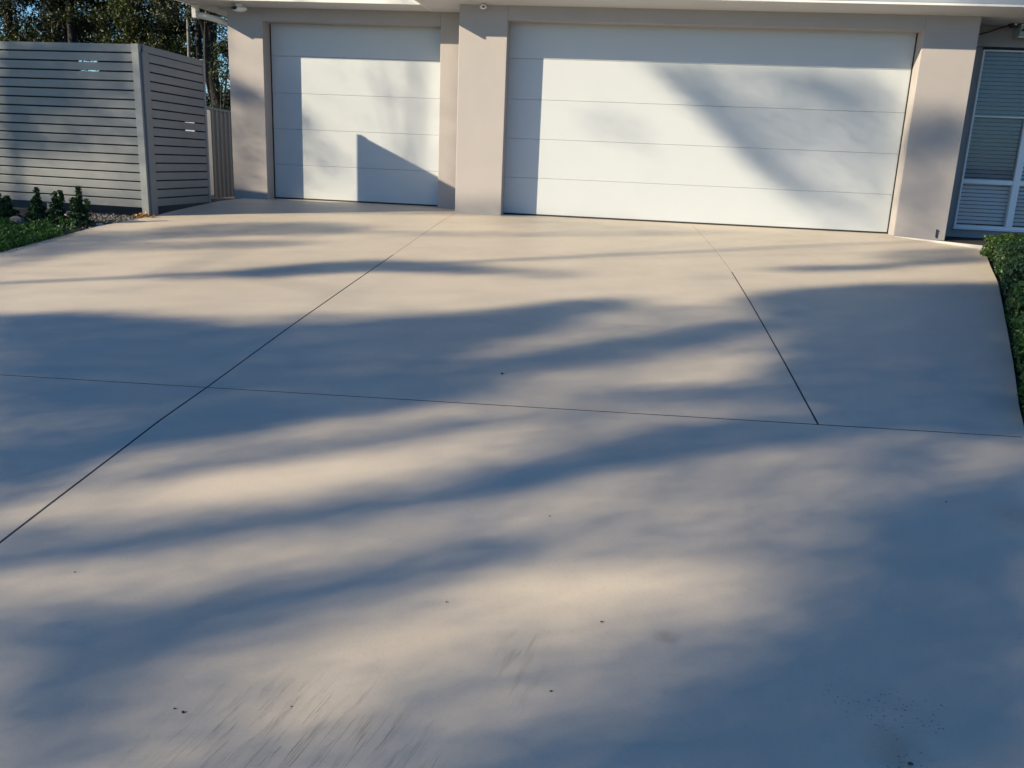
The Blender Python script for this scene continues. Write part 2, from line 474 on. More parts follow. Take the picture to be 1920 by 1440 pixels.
# eaves
EM = -.457; EL = -.472; ES = .235; ESL = -3.645
SF = 2.45; SG = 2.43
def sheet(mb, x0, x1, y0, z0, y1, z1, th=.02):
    mb.add([(x0, y0, z0), (x1, y0, z0), (x1, y1, z1), (x0, y1, z1), (x0, y0, z0 + th), (x1, y0, z0 + th), (x1, y1, z1 + th), (x0, y1, z1 + th)],
           [(0, 1, 2, 3), (7, 6, 5, 4), (0, 4, 5, 1), (1, 5, 6, 2), (2, 6, 7, 3), (3, 7, 4, 0)])
mb = MB()
sheet(mb, EL, 12, EM + .012, SF, -.0005, S); sheet(mb, EL, -.0, 0, S, D1 - .001, S)
mb.box(5.811, 12, 0.0005, WY - .031, S, S + .02)
mb.build('main_soffit', M['soffit'], house)
mb = MB()
sheet(mb, ESL, EL - .024, ES + .012, SG, D1 - .001, S + .002); mb.box(ESL, -3.191, D1, 9, S + .002, S + .03)
mb.build('side_soffit', M['soffit'], house)
mb = MB()
mb.box(EL, 12, EM, EM + .011, SF - .004, SF + .018)
mb.box(EL - .022, EL - .001, EM, D1 + 2, S + .003, S + .20)
mb.build('main_fascia', M['fascia'], house, bevel=.002)
mb = MB()
mb.box(ESL - .022, ESL - .001, ES, 9, S + .004, S + .20)
mb.build('side_fascia', M['fascia'], house, bevel=.003)
mb = MB()
mb.box(EL, 12, EM + .003, EM + .12, SF + .0185, SF + .14)
mb.build('main_gutter', M['gutter_grey'], house, bevel=.006)
mb = MB()
mb.box(ESL, EL - .024, ES, ES + .011, SG - .003, SG + .12)
gt = mb.build('side_gutter', M['gutter'], house, bevel=.003)
# low roof planes
mb = MB()
def slope(x0, x1, y0, y1, z, ridge):
    xm, ym = (x0 + x1) / 2, (y0 + y1) / 2
    mb.add([(x0, y0, z), (x1, y0, z), (x1, y1, z), (x0, y1, z), (x0 + (ym - y0), ym, ridge), (x1 - (ym - y0), ym, ridge)], [(0, 1, 5, 4), (1, 2, 5), (2, 3, 4, 5), (3, 0, 4)])
slope(ESL, 12, ES + .01, 9.6, S + .15, S + 2.0)
mb.add([(EL, EM + .02, S + .16), (12, EM + .02, S + .16), (12, 3, S + 1.35), (EL + 2.5, 3, S + 1.35), (EL, 3, S + .5)], [(0, 1, 2, 3), (0, 3, 4)])
mb.build('roof', M['roof'], house)
# stormwater pipe: outlet under the side gutter, swept back to the wall corner
mb = MB()
mb.box(-3.605, -3.55, .57, .68, S - .155, S + .003)
mb.build('rain_outlet', M['gutter'], house, bevel=.004)
mb = MB()
pp = [(-3.58, .63, 2.292), (-3.54, .635, 2.292), (-3.49, .65, 2.287), (-3.42, .69, 2.276), (-3.36, .74, 2.262), (-3.30, .82, 2.245), (-3.255, .92, 2.225), (-3.245, 1.05, 2.19), (-3.243, 1.15, 2.10), (-3.243, 1.17, 1.9), (-3.243, 1.17, -.1)]
mb.tube(pp, .040, 14)
mb.build('downpipe', M['gutter'], house, smooth=True)

# window: frame, three rows of panes, blinds behind
def window(x0, x1):
    f = MB()
    fy0, fy1 = WY - .01, WY + .06
    t = .022
    f.box(x0, x0 + t, fy0, fy1, WZ0, WZ1); f.box(x1 - t, x1, fy0, fy1, WZ0, WZ1)
    f.box(x0 + t, x1 - t, fy0, fy1, WZ0, WZ0 + .035); f.box(x0 + t, x1 - t, fy0, fy1, WZ1 - .02, WZ1)
    xm = 6.715
    f.box(xm, xm + .075, fy0 - .01, fy1, WZ0 + .035, 1.39)
    f.box(x0 + t, xm, fy0, fy1, .615, .67); f.box(xm + .075, x1 - t, fy0, fy1, .615, .67)
    f.box(x0 + t, x1 - t, fy0, fy1, 1.39, 1.408)
    fr = f.build('window_frame', M['alu'], house, bevel=.002)
    fr['label'] = 'white window frame with a thick middle mullion'
    for (a, b, c, d) in ((x0 + t, xm, WZ0 + .035, .615), (xm + .075, x1 - t, WZ0 + .035, .615), (x0 + t, xm, .67, 1.39), (xm + .075, x1 - t, .67, 1.39), (x0 + t, x1 - t, 1.408, WZ1 - .02)):
        p_ = MB(); p_.box(a, b, WY + .025, WY + .029, c, d); p_.build('pane', M['glass'], fr)
    for (a, b, c, d) in ((x0 + t, xm, .67, 1.39), (x0 + t, x1 - t, 1.408, WZ1 - .02)):
        p_ = MB(); p_.box(a, b, WY + .012, WY + .0135, c, d); p_.build('insect_screen', M['mesh'], fr)
    bl = MB()
    z = WZ0 + .05
    while z < WZ1 - .03:
        # each slat is tilted, room side down
        for k in range(1):
            y0, y1 = WY + .085, WY + .098
            bl.add([(x0, y0, z), (x1, y0, z), (x1, y1, z + .0355), (x0, y1, z + .0355), (x0, y0, z + .002), (x1, y0, z + .002), (x1, y1, z + .0375), (x0, y1, z + .0375)],
                   [(0, 1, 2, 3), (7, 6, 5, 4), (0, 4, 5, 1), (2, 6, 7, 3), (0, 3, 7, 4), (1, 5, 6, 2)])
        z += .0465
    bl.build('venetian_blind', M['blind'], fr)
    dk = MB(); dk.box(x0 - .05, x1 + .05, WY + .26, WY + .30, 0, 2.3); dk.build('room_backing', M['interior'], fr)
window(WX0, WX1)
mb = MB(); mb.box(WX0 - .01, WX1 + .01, WY - .03, WY + .02, WZ0 - .02, WZ0 - .001); mb.build('window_sill', M['alu'], house, bevel=.003)

# white edging strip from the pillar foot
mb = MB()
mb.obox((5.235, -.055), (6.10, -.83), .018, -.06, .002)
tag(mb.build('edging_strip', M['edging'], bevel=.004), 'thin white edging strip between driveway and dark mulch by the right pillar', 'edging')

# small things on the house ------------------------------------------------
# floodlight-style sensor camera, left
t = empty('security_camera', (-2.93, .50, S)); tag(t, 'white security camera with black front under the left eave', 'security camera')
mb = MB(); mb.ball((-2.93, .50, S - .045), (.10, .075, .036), 20, 12); mb.build('camera_body', M['cam'], t, smooth=True)
mb = MB(); mb.ball((-2.965, .452, S - .042), (.052, .04, .022), 18, 10); mb.build('lens', M['lens'], t, smooth=True)
mb = MB(); mb.tube([(-2.93, .50, S + .01), (-2.93, .50, S - .03)], .045, 16); mb.build('mount', M['cam'], t)
t = empty('motion_sensor', (.29, -.06, S)); tag(t, 'small white motion sensor under the eave above the middle pillar', 'sensor')
mb = MB(); mb.ball((.29, -.06, S - .032), (.042, .035, .026), 18, 12); mb.build('sensor_body', M['cam'], t, smooth=True)
mb = MB(); mb.ball((.296, -.083, S - .034), (.020, .016, .012), 14, 8); mb.build('sensor_lens', M['lens'], t, smooth=True)
mb = MB(); mb.tube([(.29, -.06, S), (.29, -.06, S - .015)], .022, 12); mb.build('mount', M['cam'], t)
# spotlight on a cable by the window
t = empty('spotlight', (6.33, .55, 2.41)); tag(t, 'small black spotlight with pale rim under the right eave', 'light')
mb = MB(); mb.tube([(6.30, .52, 2.385), (6.325, .49, 2.405), (6.365, .45, 2.38)], [.03, .042, .018], 14); mb.build('lamp_body', M['cable'], t, smooth=True)
mb = MB(); mb.tube([(6.335, .46, 2.40), (6.35, .445, 2.405)], [.018, .02], 12); mb.build('rim', M['cam'], t)
mb = MB(); mb.tube([(5.83, .62, 2.29), (6.0, .62, 2.296), (6.10, .60, 2.325), (6.2, .57, 2.365), (6.30, .53, 2.395)], .008, 8); mb.build('cable', M['cable'], t, smooth=True)
t = empty('outdoor_wall_unit', (6.6, .5, 2.3)); tag(t, 'pale louvred box with white rims high on the wall at the right edge', 'wall box')
mb = MB(); mb.box(6.40, 6.85, .45, .665, 2.27, 2.42 - .02); mb.build('casing', M['gutter_grey'], t, bevel=.006)
mb = MB(); mb.box(6.395, 6.86, .435, .449, 2.385, 2.402); mb.box(6.38, 6.86, .435, .449, 2.258, 2.272); mb.build('rim', M['alu'], t, bevel=.003)
mb = MB(); mb.box(6.41, 6.84, .443, .4495, 2.325, 2.35); mb.build('louvre', M['interior'], t)
t = empty('garden_tap_pipe', (5.72, -.02, 0)); tag(t, 'thin dark pipe stub at the foot of the right pillar', 'pipe')
mb = MB(); mb.tube([(5.70, -.012, .005), (5.70, -.012, .085)], .006, 8); mb.build('pipe', M['cable'], t)
mb = MB(); mb.tube([(5.70, -.012, .085), (5.70, -.012, .097)], .010, 8); mb.build('cap', M['cable'], t)

# ------------------------------------------------------------------ slat screen
A = Vector((-3.17, -1.52)); Bk = Vector((-3.20, -.05)); F = Vector((-6.9, -1.19))
scr = empty('slat_screen', (A.x, A.y, -.08)); tag(scr, 'tall grey horizontal slat screen round the corner beside the driveway', 'privacy screen')
dF = (F - A).normalized(); dB = (Bk - A).normalized(); nF = Vector((dF.y, -dF.x)); nB = Vector((dB.y, -dB.x))
def P2(o, d, s, n_, w): q = o + d * s + n_ * w; return (q.x, q.y)
TOP = 1.727
PITCH = .0965
mb = MB()
zt = TOP; i = 0
while zt > .02:
    zb = zt - .0815
    mb.obox(P2(A, dF, .085, nF, -.0), P2(A, dF, 3.9, nF, -.0), .016, zb, zt) if False else mb.obox((A + dF * .086).to_tuple(), F.to_tuple(), .004, zb, zt, w0=.020)
    zt -= PITCH; i += 1
mb.build('front_slats', M['slat'], scr, bevel=.002)
mb = MB()
zt = TOP - .075; LB = (Bk - A).length
drop = .035
def sidebar(s0, s1, za, zb):
    p = A + dB * s0; q = A + dB * s1
    n_ = nB
    for _ in (0,):
        vs = []
        for (c, sgn) in ((p, s0), (q, s1)):
            k = drop * sgn / LB
            for w in (-.022, -.004):
                for z in (zb - k, za - k):
                    vs.append((c.x + n_.x * w * -1, c.y + n_.y * w * -1, z))
        mb.add(vs, [(0, 1, 3, 2), (4, 6, 7, 5), (0, 4, 5, 1), (2, 3, 7, 6), (1, 5, 7, 3), (0, 2, 6, 4)])
sidebar(.03, LB - .03, TOP - .0, TOP - .072 - .0)
z = TOP - .082
while z > .06:
    sidebar(.135, LB - .03, z, z - .0815); z -= PITCH
mb.build('side_slats', M['slat'], scr, bevel=.002)
mb = MB(); sidebar(.004, .134, TOP - .0725, -.07); mb.build('side_stile', M['slat'], scr, bevel=.002)
mb = MB()
mb.obox(A.to_tuple(), (A + dF * .085).to_tuple(), .02, -.12, TOP + .004, w0=.03)
p1 = mb.build('post', M['post'], scr, bevel=.004)
mb = MB()
c = Bk
mb.obox((c + dB * -.026).to_tuple(), (c + dB * .03).to_tuple(), .028, -.12, TOP - drop + .012, w0=.03)
mb.build('post', M['post'], scr, bevel=.008)
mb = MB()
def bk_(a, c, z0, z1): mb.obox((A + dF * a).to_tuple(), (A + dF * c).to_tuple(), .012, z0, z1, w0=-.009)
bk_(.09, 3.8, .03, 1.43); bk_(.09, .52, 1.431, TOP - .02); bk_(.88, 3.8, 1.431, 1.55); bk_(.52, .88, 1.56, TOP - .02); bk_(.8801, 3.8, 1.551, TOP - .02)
mb.build('gap_shade_sheet', M['interior'], scr)  # near-black sheet added behind the front slats, standing in for shade in the gaps
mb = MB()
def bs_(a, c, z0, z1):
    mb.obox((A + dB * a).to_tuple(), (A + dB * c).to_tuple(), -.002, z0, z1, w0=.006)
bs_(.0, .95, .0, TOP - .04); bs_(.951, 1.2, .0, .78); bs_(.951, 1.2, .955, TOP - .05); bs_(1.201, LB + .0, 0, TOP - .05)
mb.build('gap_shade_sheet', M['interior'], scr)  # same dark stand-in for shade behind the side slats
for s in (1.3, 2.6):
    q = A + dF * s
    mb = MB(); mb.obox(q.to_tuple(), (q + dF * .05).to_tuple(), .06, -.12, TOP - .01, w0=-.014); mb.build('post', M['post'], scr)
# made-up pale box, added so the screen's gaps show something bright
bx_ = empty('pale_box', (-4.3, 1.5, 0)); tag(bx_, 'pale box added behind the grey slat screen, glimpsed through its gaps', 'pale box')
mb = MB(); mb.box(-4.7, -3.95, 1.35, 1.7, -.07, 1.15); mb.build('casing', M['alu'], bx_, bevel=.02)
mb = MB(); mb.tube([(-4.3, 1.5, 1.151), (-4.3, 1.5, 1.25)], .04, 16); mb.build('box_stub', M['alu'], bx_)

# ------------------------------------------------------------------ steel boundary fence
fe = empty('steel_fence', (-6.5, 6, -.5)); tag(fe, 'grey ribbed steel boundary fence between the screen and the house', 'fence')
fa, fb = Vector((-6.52, .5)), Vector((-6.40, 9.9))
fd = (fb - fa).normalized(); fn = Vector((fd.y, -fd.x))
mb = MB()
Ltot = (fb - fa).length; s = 0; pts = []
per = .19
while s < Ltot:
    for (ds, w) in ((0, 0), (.055, 0), (.075, .032), (.13, .032), (.15, 0)):
        pts.append((s + ds, w))
    s += per
def fz(yy, top): 
    return (1.30 if yy < 6.6 else 1.30 - .045 * (yy - 6.6)) if top else (1.30 if yy < 6.6 else 1.30 - .045 * (yy - 6.6)) - 1.80
vs = []
for (s, w) in pts:
    q = fa + fd * s + fn * (w)
    vs += [(q.x, q.y, fz(q.y, 0)), (q.x, q.y, fz(q.y, 1))]
mb.add(vs, [(2 * i, 2 * i + 2, 2 * i + 3, 2 * i + 1) for i in range(len(pts) - 1)])
mb.build('fence_sheet', M['fence'], fe)
mb = MB()
for top in (0, 1):
    for (a, b) in ((0, 6.1), (6.1, Ltot)):
        p, q = fa + fd * a - fn * .01, fa + fd * b - fn * .01
        z0, z1 = fz(p.y, top), fz(q.y, top)
        n_ = fn * .055
        vs = [(p.x, p.y, z0 - .02), (p.x + n_.x, p.y + n_.y, z0 - .02), (q.x + n_.x, q.y + n_.y, z1 - .02), (q.x, q.y, z1 - .02), (p.x, p.y, z0 + .02), (p.x + n_.x, p.y + n_.y, z0 + .02), (q.x + n_.x, q.y + n_.y, z1 + .02), (q.x, q.y, z1 + .02)]
        mb.add(vs, [(0, 1, 2, 3), (4, 7, 6, 5), (0, 4, 5, 1), (1, 5, 6, 2), (2, 6, 7, 3), (3, 7, 4, 0)])
mb.build('rail', M['fence'], fe)
for s in (2.4, 4.8, 9.3):
    q = fa + fd * s + fn * .034
    mb = MB(); mb.obox(q.to_tuple(), (q + fd * .05).to_tuple(), .04, fz(q.y, 0), fz(q.y, 1) + .03); mb.build('post', M['fence'], fe)
# timber sleeper at the fence foot
mb = MB(); mb.obox((-6.36, 2), (-6.26, 9.5), .07, -.62, -.48)
tag(mb.build('timber_sleeper', paint('old_timber', (.42, .30, .19), .8, .3, 9), bevel=.01), 'weathered timber sleeper lying along the foot of the steel fence', 'sleeper')

# ------------------------------------------------------------------ left garden
def conifer(x, y, h, w, label, tips):
    z = tz(x, y)
    t = empty('dwarf_conifer', (x, y, z)); tag(t, label, 'shrub', 'dark dwarf conifers in front of the slat screen')
    s = MB(); s.tube([(x, y, z - .02), (x + .01, y, z + h * .6)], [.014, .006], 7); s.build('stem', M['bark'], t)
    P = []
    n = 2600
    u = rng.uniform(0, 1, n) ** .8
    r = w * (1 - u * .82) * rng.uniform(.3, 1, n) ** .5 * (1 + .25 * np.sin(u * 23 + x * 9))
    a = rng.uniform(0, 2 * np.pi, n)
    P.append(np.c_[x + r * np.cos(a), y + r * np.sin(a), z + .02 + u * h * .72])
    for (dx, dz, hh) in tips:
        m = 260; k = rng.uniform(0, 1, m)
        P.append(np.c_[x + dx + rng.normal(0, .011, m) + dx * .25 * np.sin(k * 3), y + rng.normal(0, .009, m), z + dz + k * hh])
    leaf_mesh('foliage', np.concatenate(P), None, .042, .017, M['shrubdark'], t, droop=-.6)
conifer(-4.42, -2.25, .32, .19, 'squat dark conifer at the left edge in front of the slat screen', [(-.04, .2, .10), (.05, .2, .08)])
conifer(-4.07, -2.2, .36, .125, 'slim dark conifer second from the left edge before the slat screen', [(.02, .24, .14)])
conifer(-3.85, -2.2, .35, .115, 'thin dark conifer with a forked top between two other conifers', [(.0, .22, .12), (.055, .2, .16)])
conifer(-3.60, -2.2, .37, .135, 'rightmost dark conifer nearest the gravel with a curling side shoot', [(.02, .24, .17), (.09, .16, .12), (-.04, .22, .07)])
# ground cover, leafy mass
n = 14000
X = rng.uniform(-7.5, -3.1, n); Y = rng.uniform(-9, -2.35, n)
edge = np.array([left_x(y) for y in Y]) + .05
edge2 = np.interp(Y, [-9, -3.0, -2.75, -2.35], [0, 0, -.0, -.25])
keep = (X < edge + edge2)
X, Y = X[keep], Y[keep]
hgt = .05 + .075 * (0.5 + .5 * np.sin(X * 5.1 + Y * 2.3) * np.cos(Y * 4.1 - X))
hgt *= np.clip((edge[keep] - X) / .12, .35, 1)
Z = np.array([tz(a, b) for a, b in zip(X, Y)]) + rng.uniform(0, 1, len(X)) ** .7 * hgt + .005
tag(leaf_mesh('ground_cover', np.c_[X, Y, Z], None, .05, .022, M['grassleaf'], None, droop=-1.0), 'low lush green ground cover beside the left driveway edge', 'ground cover', kind='stuff')
n = 9000
X = rng.uniform(-4.6, -3.28, n); Y = rng.uniform(-3.95, -2.45, n)
ok = X < -3.30 - np.clip((Y + 2.9) * .9, 0, 1)
X, Y = X[ok], Y[ok]
Z = np.array([tz(a, b) for a, b in zip(X, Y)]) + rng.uniform(0, 1, len(X)) ** .6 * (.05 + .05 * np.sin(X * 7) ** 2)
tag(leaf_mesh('clover_patch', np.c_[X, Y, Z], None, .03, .018, M['grassleaf'], None, droop=-.5), 'bright green small-leaved patch in front of the dwarf conifers', 'ground cover', kind='stuff')
# gravel: stones as stuff
mb = MB()
for k in range(1100):
    y = random.uniform(-2.35, -1.35); x = random.uniform(-4.5, left_x(y) - .02)
    if y < -1.9 and x > -3.55: 
        if random.random() < .6: continue
    r = random.uniform(.006, .016)
    mb.ball((x, y, tz(x, y) + r * .3), (r * random.uniform(.8, 1.5), r * random.uniform(.8, 1.4), r * random.uniform(.5, .9)), 6, 4, .2)
tag(mb.build('gravel', M['rock']), 'loose grey gravel between the garden bed and the slat screen', 'gravel', kind='stuff')
mb = MB()
mb.ball((-4.22, -2.32, tz(0, -2.32) + .035), (.085, .06, .055), 10, 7, .14)
tag(mb.build('garden_rock', M['rock']), 'pale brown rock between the two leftmost dwarf conifers', 'rock')
mb = MB()
mb.ball((-3.93, -1.95, tz(0, -1.95) + .03), (.10, .05, .05), 9, 6, .12)
tag(mb.build('garden_rock', M['whitestone']), 'white stone behind the thin middle dwarf conifers', 'rock')
mb = MB()
mb.ball((-3.42, -2.12, tz(0, -2.1) + .012), (.045, .02, .02), 8, 6, .12)
tag(mb.build('garden_rock', M['whitestone']), 'small white stone on gravel close to the driveway edge', 'rock')
# dry leaves by the post
n = 45
X = rng.normal(-3.22, .045, n); Y = rng.normal(-1.60, .035, n); Z = tz(0, -1.6) + .035 + np.abs(rng.normal(0, .02, n))
tag(leaf_mesh('leaf_pile', np.c_[X, Y, Z], None, .045, .028, M['litter']), 'small heap of orange dry leaves at the foot of the screen corner post', 'leaves', kind='stuff')

# ------------------------------------------------------------------ right hedge
HL = ['small-leaved green shrub next to the dark mulch below the window', 'dense green shrub second from the window along the right driveway edge',
      'dark leafy shrub in the middle of the right driveway edge', 'broad-leaved green shrub just above the lower end of the right border', 'broad-leaved low shrub a little above the long saw cut at the right driveway edge', 'lowest shrub at the right driveway edge level with the long saw cut']
HS = [(6.26, -1.28, .46, .50, .25, .032), (6.05, -2.20, .52, .62, .30, .034), (5.66, -3.25, .52, .66, .32, .036), (5.28, -4.30, .50, .64, .30, .055), (4.95, -5.25, .48, .58, .27, .062), (4.70, -6.10, .46, .52, .22, .062)]
for (x, y, rx, ry, h, ls), lb in zip(HS, HL):
    z = tz(5, y)
    t = empty('border_shrub', (x, y, z)); tag(t, lb, 'shrub', 'shrubs along the right driveway edge')
    s = MB()
    for k in range(5):
        a = k * 1.256; s.tube([(x, y, z - .02), (x + .4 * rx * math.cos(a), y + .4 * ry * math.sin(a), z + h * .7)], [.012, .005], 6)
    s.build('stem', M['bark'], t)
    n = 11000 if ls < .04 else 5200
    a = rng.uniform(0, 2 * np.pi, n); ph = rng.uniform(0, 1, n)
    rr = rng.uniform(.72, 1.03, n) * (1 + .09 * np.sin(a * 5 + x) + .06 * np.sin(a * 11))
    zz = ph * h * 1.06
    prof = np.sqrt(np.clip(1 - (ph * .97) ** 3.2, 0, 1))
    top = rng.uniform(0, 1, n) < .45
    rad = np.where(top, np.sqrt(rng.uniform(0, 1, n)), rr * prof)
    zz = np.where(top, h * (rng.uniform(.82, 1.05, n) + .05 * np.sin(a * 4 + rad * 9)) * (1 - .12 * rad ** 4), zz)
    X = x + rx * rad * np.cos(a); Y = y + ry * rad * np.sin(a)
    lim = np.array([right_x(v) for v in Y]) + (-.06 if y > -1.5 else .02) + np.abs(rng.normal(0, .03, n))
    X = np.maximum(X, lim)
    leaf_mesh('foliage', np.c_[X, Y, z + zz], None, ls, ls * .55, M['shrubleaf'] if y > -1.5 or ls > .05 else M['shrubdark'], t)
mb = MB()
for k in range(7): 
    y = -5.9 - k * .14; x = right_x(y) + random.uniform(.02, .10)
    mb.box(x, x + .07, y, y + .006, gz(y) + .01 + k * .004, gz(y) + .02 + k * .004)
tag(mb.build('bark_chips', M['whitestone']), 'pale bark chips in the border beside the saw cut end', 'bark chips', kind='stuff')

# ------------------------------------------------------------------ debris on the concrete
DB = [(1.02, -9.03, 0.0025), (1.05, -9.04, 0.0037), (1.65, -8.42, 0.0025), (2.16, -8.44, 0.0031), (1.50, -6.16, 0.0062), (1.93, -7.79, 0.0025), (.37, -8.47, 0.0025), (3.54, -7.37, 0.0031), (2.03, -8.79, 0.0031), (2.98, -8.91, 0.0050), (1.33, -8.97, 0.0019)]
for k, (x, y, r) in enumerate(DB):
    mb = MB(); mb.ball((x, y, gz(y) + r * .5), (r * 1.4, r, r * .7), 8, 6, .25)
    lb = 'tiny dark crumb of debris lying on the concrete driveway'
    g_ = 'dark crumbs scattered on the concrete'
    tag(mb.build('debris_crumb', M['debris']), lb, 'debris', g_)
# ------------------------------------------------------------------ trees behind the fence (left background)
def tree(name, label, trunk, rad, crown, nleaf, ls, mat, bark, group, limbs=6, droop=.5):
    """trunk: list of points; crown: list of (centre, radii) clumps"""
    t = empty(name, trunk[0]); tag(t, label, 'tree', group)
    s = MB(); s.tube(trunk, rad, 10)
    top = Vector(trunk[-1])
    for (c, r) in crown:
        c = Vector(c)
        k = random.randint(max(1, len(trunk) // 2), len(trunk) - 1); b = Vector(trunk[k]); rb = rad[k] * .55
        mid = b.lerp(c, .5) + Vector((random.uniform(-.3, .3), random.uniform(-.3, .3), random.uniform(.1, .5)))
        s.tube([b, mid, c], [rb, rb * .6, rb * .2], 6)
    s.build('trunk', bark, t, smooth=True)
    P = []
    vol = np.array([r[0] * r[1] * r[2] for _, r in crown]); cnt = (nleaf * vol / vol.sum()).astype(int)
    for (c, r), m in zip(crown, cnt):
        k = max(3, m // 90)
        # sub-clumps of leaves on twigs
        cc = rng.normal(size=(k, 3)); cc /= np.linalg.norm(cc, axis=1)[:, None]; cc *= rng.uniform(.25, 1, (k, 1)) ** .5
        cc = np.array(c) + cc * np.array(r)
        w = rng.integers(0, k, m)
        P.append(cc[w] + rng.normal(size=(m, 3)) * np.array([.2, .2, .15]) * (np.mean(r) ** .5) * .8)
    leaf_mesh('crown', np.concatenate(P), None, ls, ls * .34, mat, t, droop=droop)
    return t
BG = 'trees beyond the fence on the left'
def rclumps(x, y, z0, z1, w, n, r):
    out = []
    for k in range(n):
        f = (k + .5) / n
        out.append(((x + random.uniform(-w, w), y + random.uniform(-w, w) * .7, z0 + (z1 - z0) * f), (r * random.uniform(.7, 1.2), r * random.uniform(.7, 1.2), r * random.uniform(.5, .9))))
    return out
# the curved dark trunk beside the house corner
tree('gum_tree', 'tree with thick bent dark trunk right beside the house corner',
     [(-9.30, 14, -1.2), (-9.42, 14, .4), (-9.62, 14, 1.5), (-9.78, 14, 2.2), (-9.80, 14, 3.0), (-9.72, 14, 4.2), (-9.6, 14, 6.5), (-9.3, 14, 9)],
     [.24, .22, .20, .19, .185, .17, .13, .06], rclumps(-9.6, 14.5, 4.6, 10, 1.6, 9, 1.3), 9000, .13, M['needle'], M['bark'], BG)
tree('gum_tree', 'slender dark-trunked tree directly left of the thick bent trunk',
     [(-10.35, 14.5, -1.2), (-10.40, 14.5, 1.5), (-10.36, 14.5, 3.5), (-10.4, 14.5, 6), (-10.5, 14.6, 9)],
     [.10, .09, .085, .07, .03], rclumps(-10.5, 14.6, 3.6, 9, 1.2, 8, 1.0), 8000, .12, M['needle2'], M['bark'], BG)
tree('gum_tree', 'pale thin sapling whose white stem shows above the back screen post',
     [(-10.20, 13.6, -1.2), (-10.26, 13.6, 1.6), (-10.22, 13.6, 3.2), (-10.2, 13.6, 5)],
     [.05, .045, .04, .02], rclumps(-10.1, 13.7, 3.8, 5.6, .5, 4, .6), 900, .11, M['needle2'], M['palebark'], BG)
tree('bushy_tree', 'bushy dark green tree rising above the screen side panel',
     [(-11.6, 15, -1.2), (-11.6, 15, 2), (-11.7, 15, 4), (-11.5, 15, 7)],
     [.16, .14, .12, .05], rclumps(-11.5, 15, 2.4, 8, 1.25, 12, 1.15), 30000, .12, M['needle'], M['bark'], BG)
tree('bushy_tree', 'broad yellow-green speckled tree above the right half of the slat screen',
     [(-13.1, 16, -1.3), (-13.1, 16, 2), (-13.3, 16, 4), (-13.0, 16, 8)],
     [.18, .16, .13, .05], rclumps(-13.2, 16, 2.6, 9, 1.4, 12, 1.2), 30000, .13, M['needle'], M['bark'], BG)
tree('gum_tree', 'twin-stemmed dark tree beside the bright sky gap above the screen',
     [(-14.9, 15.5, -1.3), (-14.9, 15.5, 2), (-14.85, 15.5, 4.5), (-14.8, 15.5, 8)],
     [.15, .14, .12, .05], rclumps(-14.6, 15.5, 4.1, 9, 1.2, 9, 1.1), 16000, .12, M['needle'], M['bark'], BG)
tree('gum_tree', 'straight dark trunk left of the bright sky gap above the screen',
     [(-15.5, 16.2, -1.3), (-15.45, 16.2, 2), (-15.5, 16.2, 4.5), (-15.6, 16.2, 8)],
     [.13, .12, .11, .05], rclumps(-15.9, 16.2, 2.7, 8, .9, 9, .95), 22000, .12, M['needle2'], M['bark'], BG)
tree('bushy_tree', 'dense dark tree at the far left above the slat screen',
     [(-17.2, 16, -1.3), (-17.2, 16, 2), (-17.3, 16, 5), (-17, 16, 8)],
     [.2, .17, .13, .05], rclumps(-17.4, 16, 2.4, 9, 1.7, 15, 1.3), 34000, .13, M['needle'], M['bark'], BG)
# a lower, further bush line that closes most gaps near the fence top
tree('bushy_tree', 'low dark thicket right behind the steel fence by the house corner',
     [(-8.75, 12.2, -1.2), (-8.8, 12.2, 0.4), (-8.8, 12.2, 1.2)], [.08, .06, .03],
     [((-8.7, 12.2, .9), (.8, .7, .55)), ((-9.3, 12.6, 1.0), (.6, .6, .5)), ((-8.6, 12.4, 2.2), (.35, .5, .9)), ((-8.5, 12.6, 3.5), (.45, .5, .7)), ((-8.3, 12.6, 2.9), (.4, .5, .7))], 9000, .09, M['needle'], M['bark'], BG)
tree('bushy_tree', 'far dark thicket filling the gaps between the trunks behind the fence',
     [(-16, 26, -1.5), (-16, 26, 1), (-16, 26, 3)], [.15, .12, .06],
     [((-16 + k * 1.5 + random.uniform(-.5, .5), 26 + random.uniform(-1, 1), random.uniform(.8, 4.6)), (1.2, 1.1, 1.2)) for k in range(-6, 7)], 60000, .17, M['needle'], M['bark'], BG)

# ------------------------------------------------------------------ tall trees standing behind the photographer, to the left:
# their crowns shade the driveway.  Canopy density on a grid across the sun's direction (0 open .. z closed).
SUN = np.array([1.75, 1, -.84]); SUN /= np.linalg.norm(SUN)
EU = np.array([1, -1.75, 0.]); EU /= np.linalg.norm(EU)
EV = np.cross(EU, SUN); EV = EV if EV[2] > 0 else -EV
U0, V0, DU = -4.4, -3.6, .085
NU, NV = 166, 96
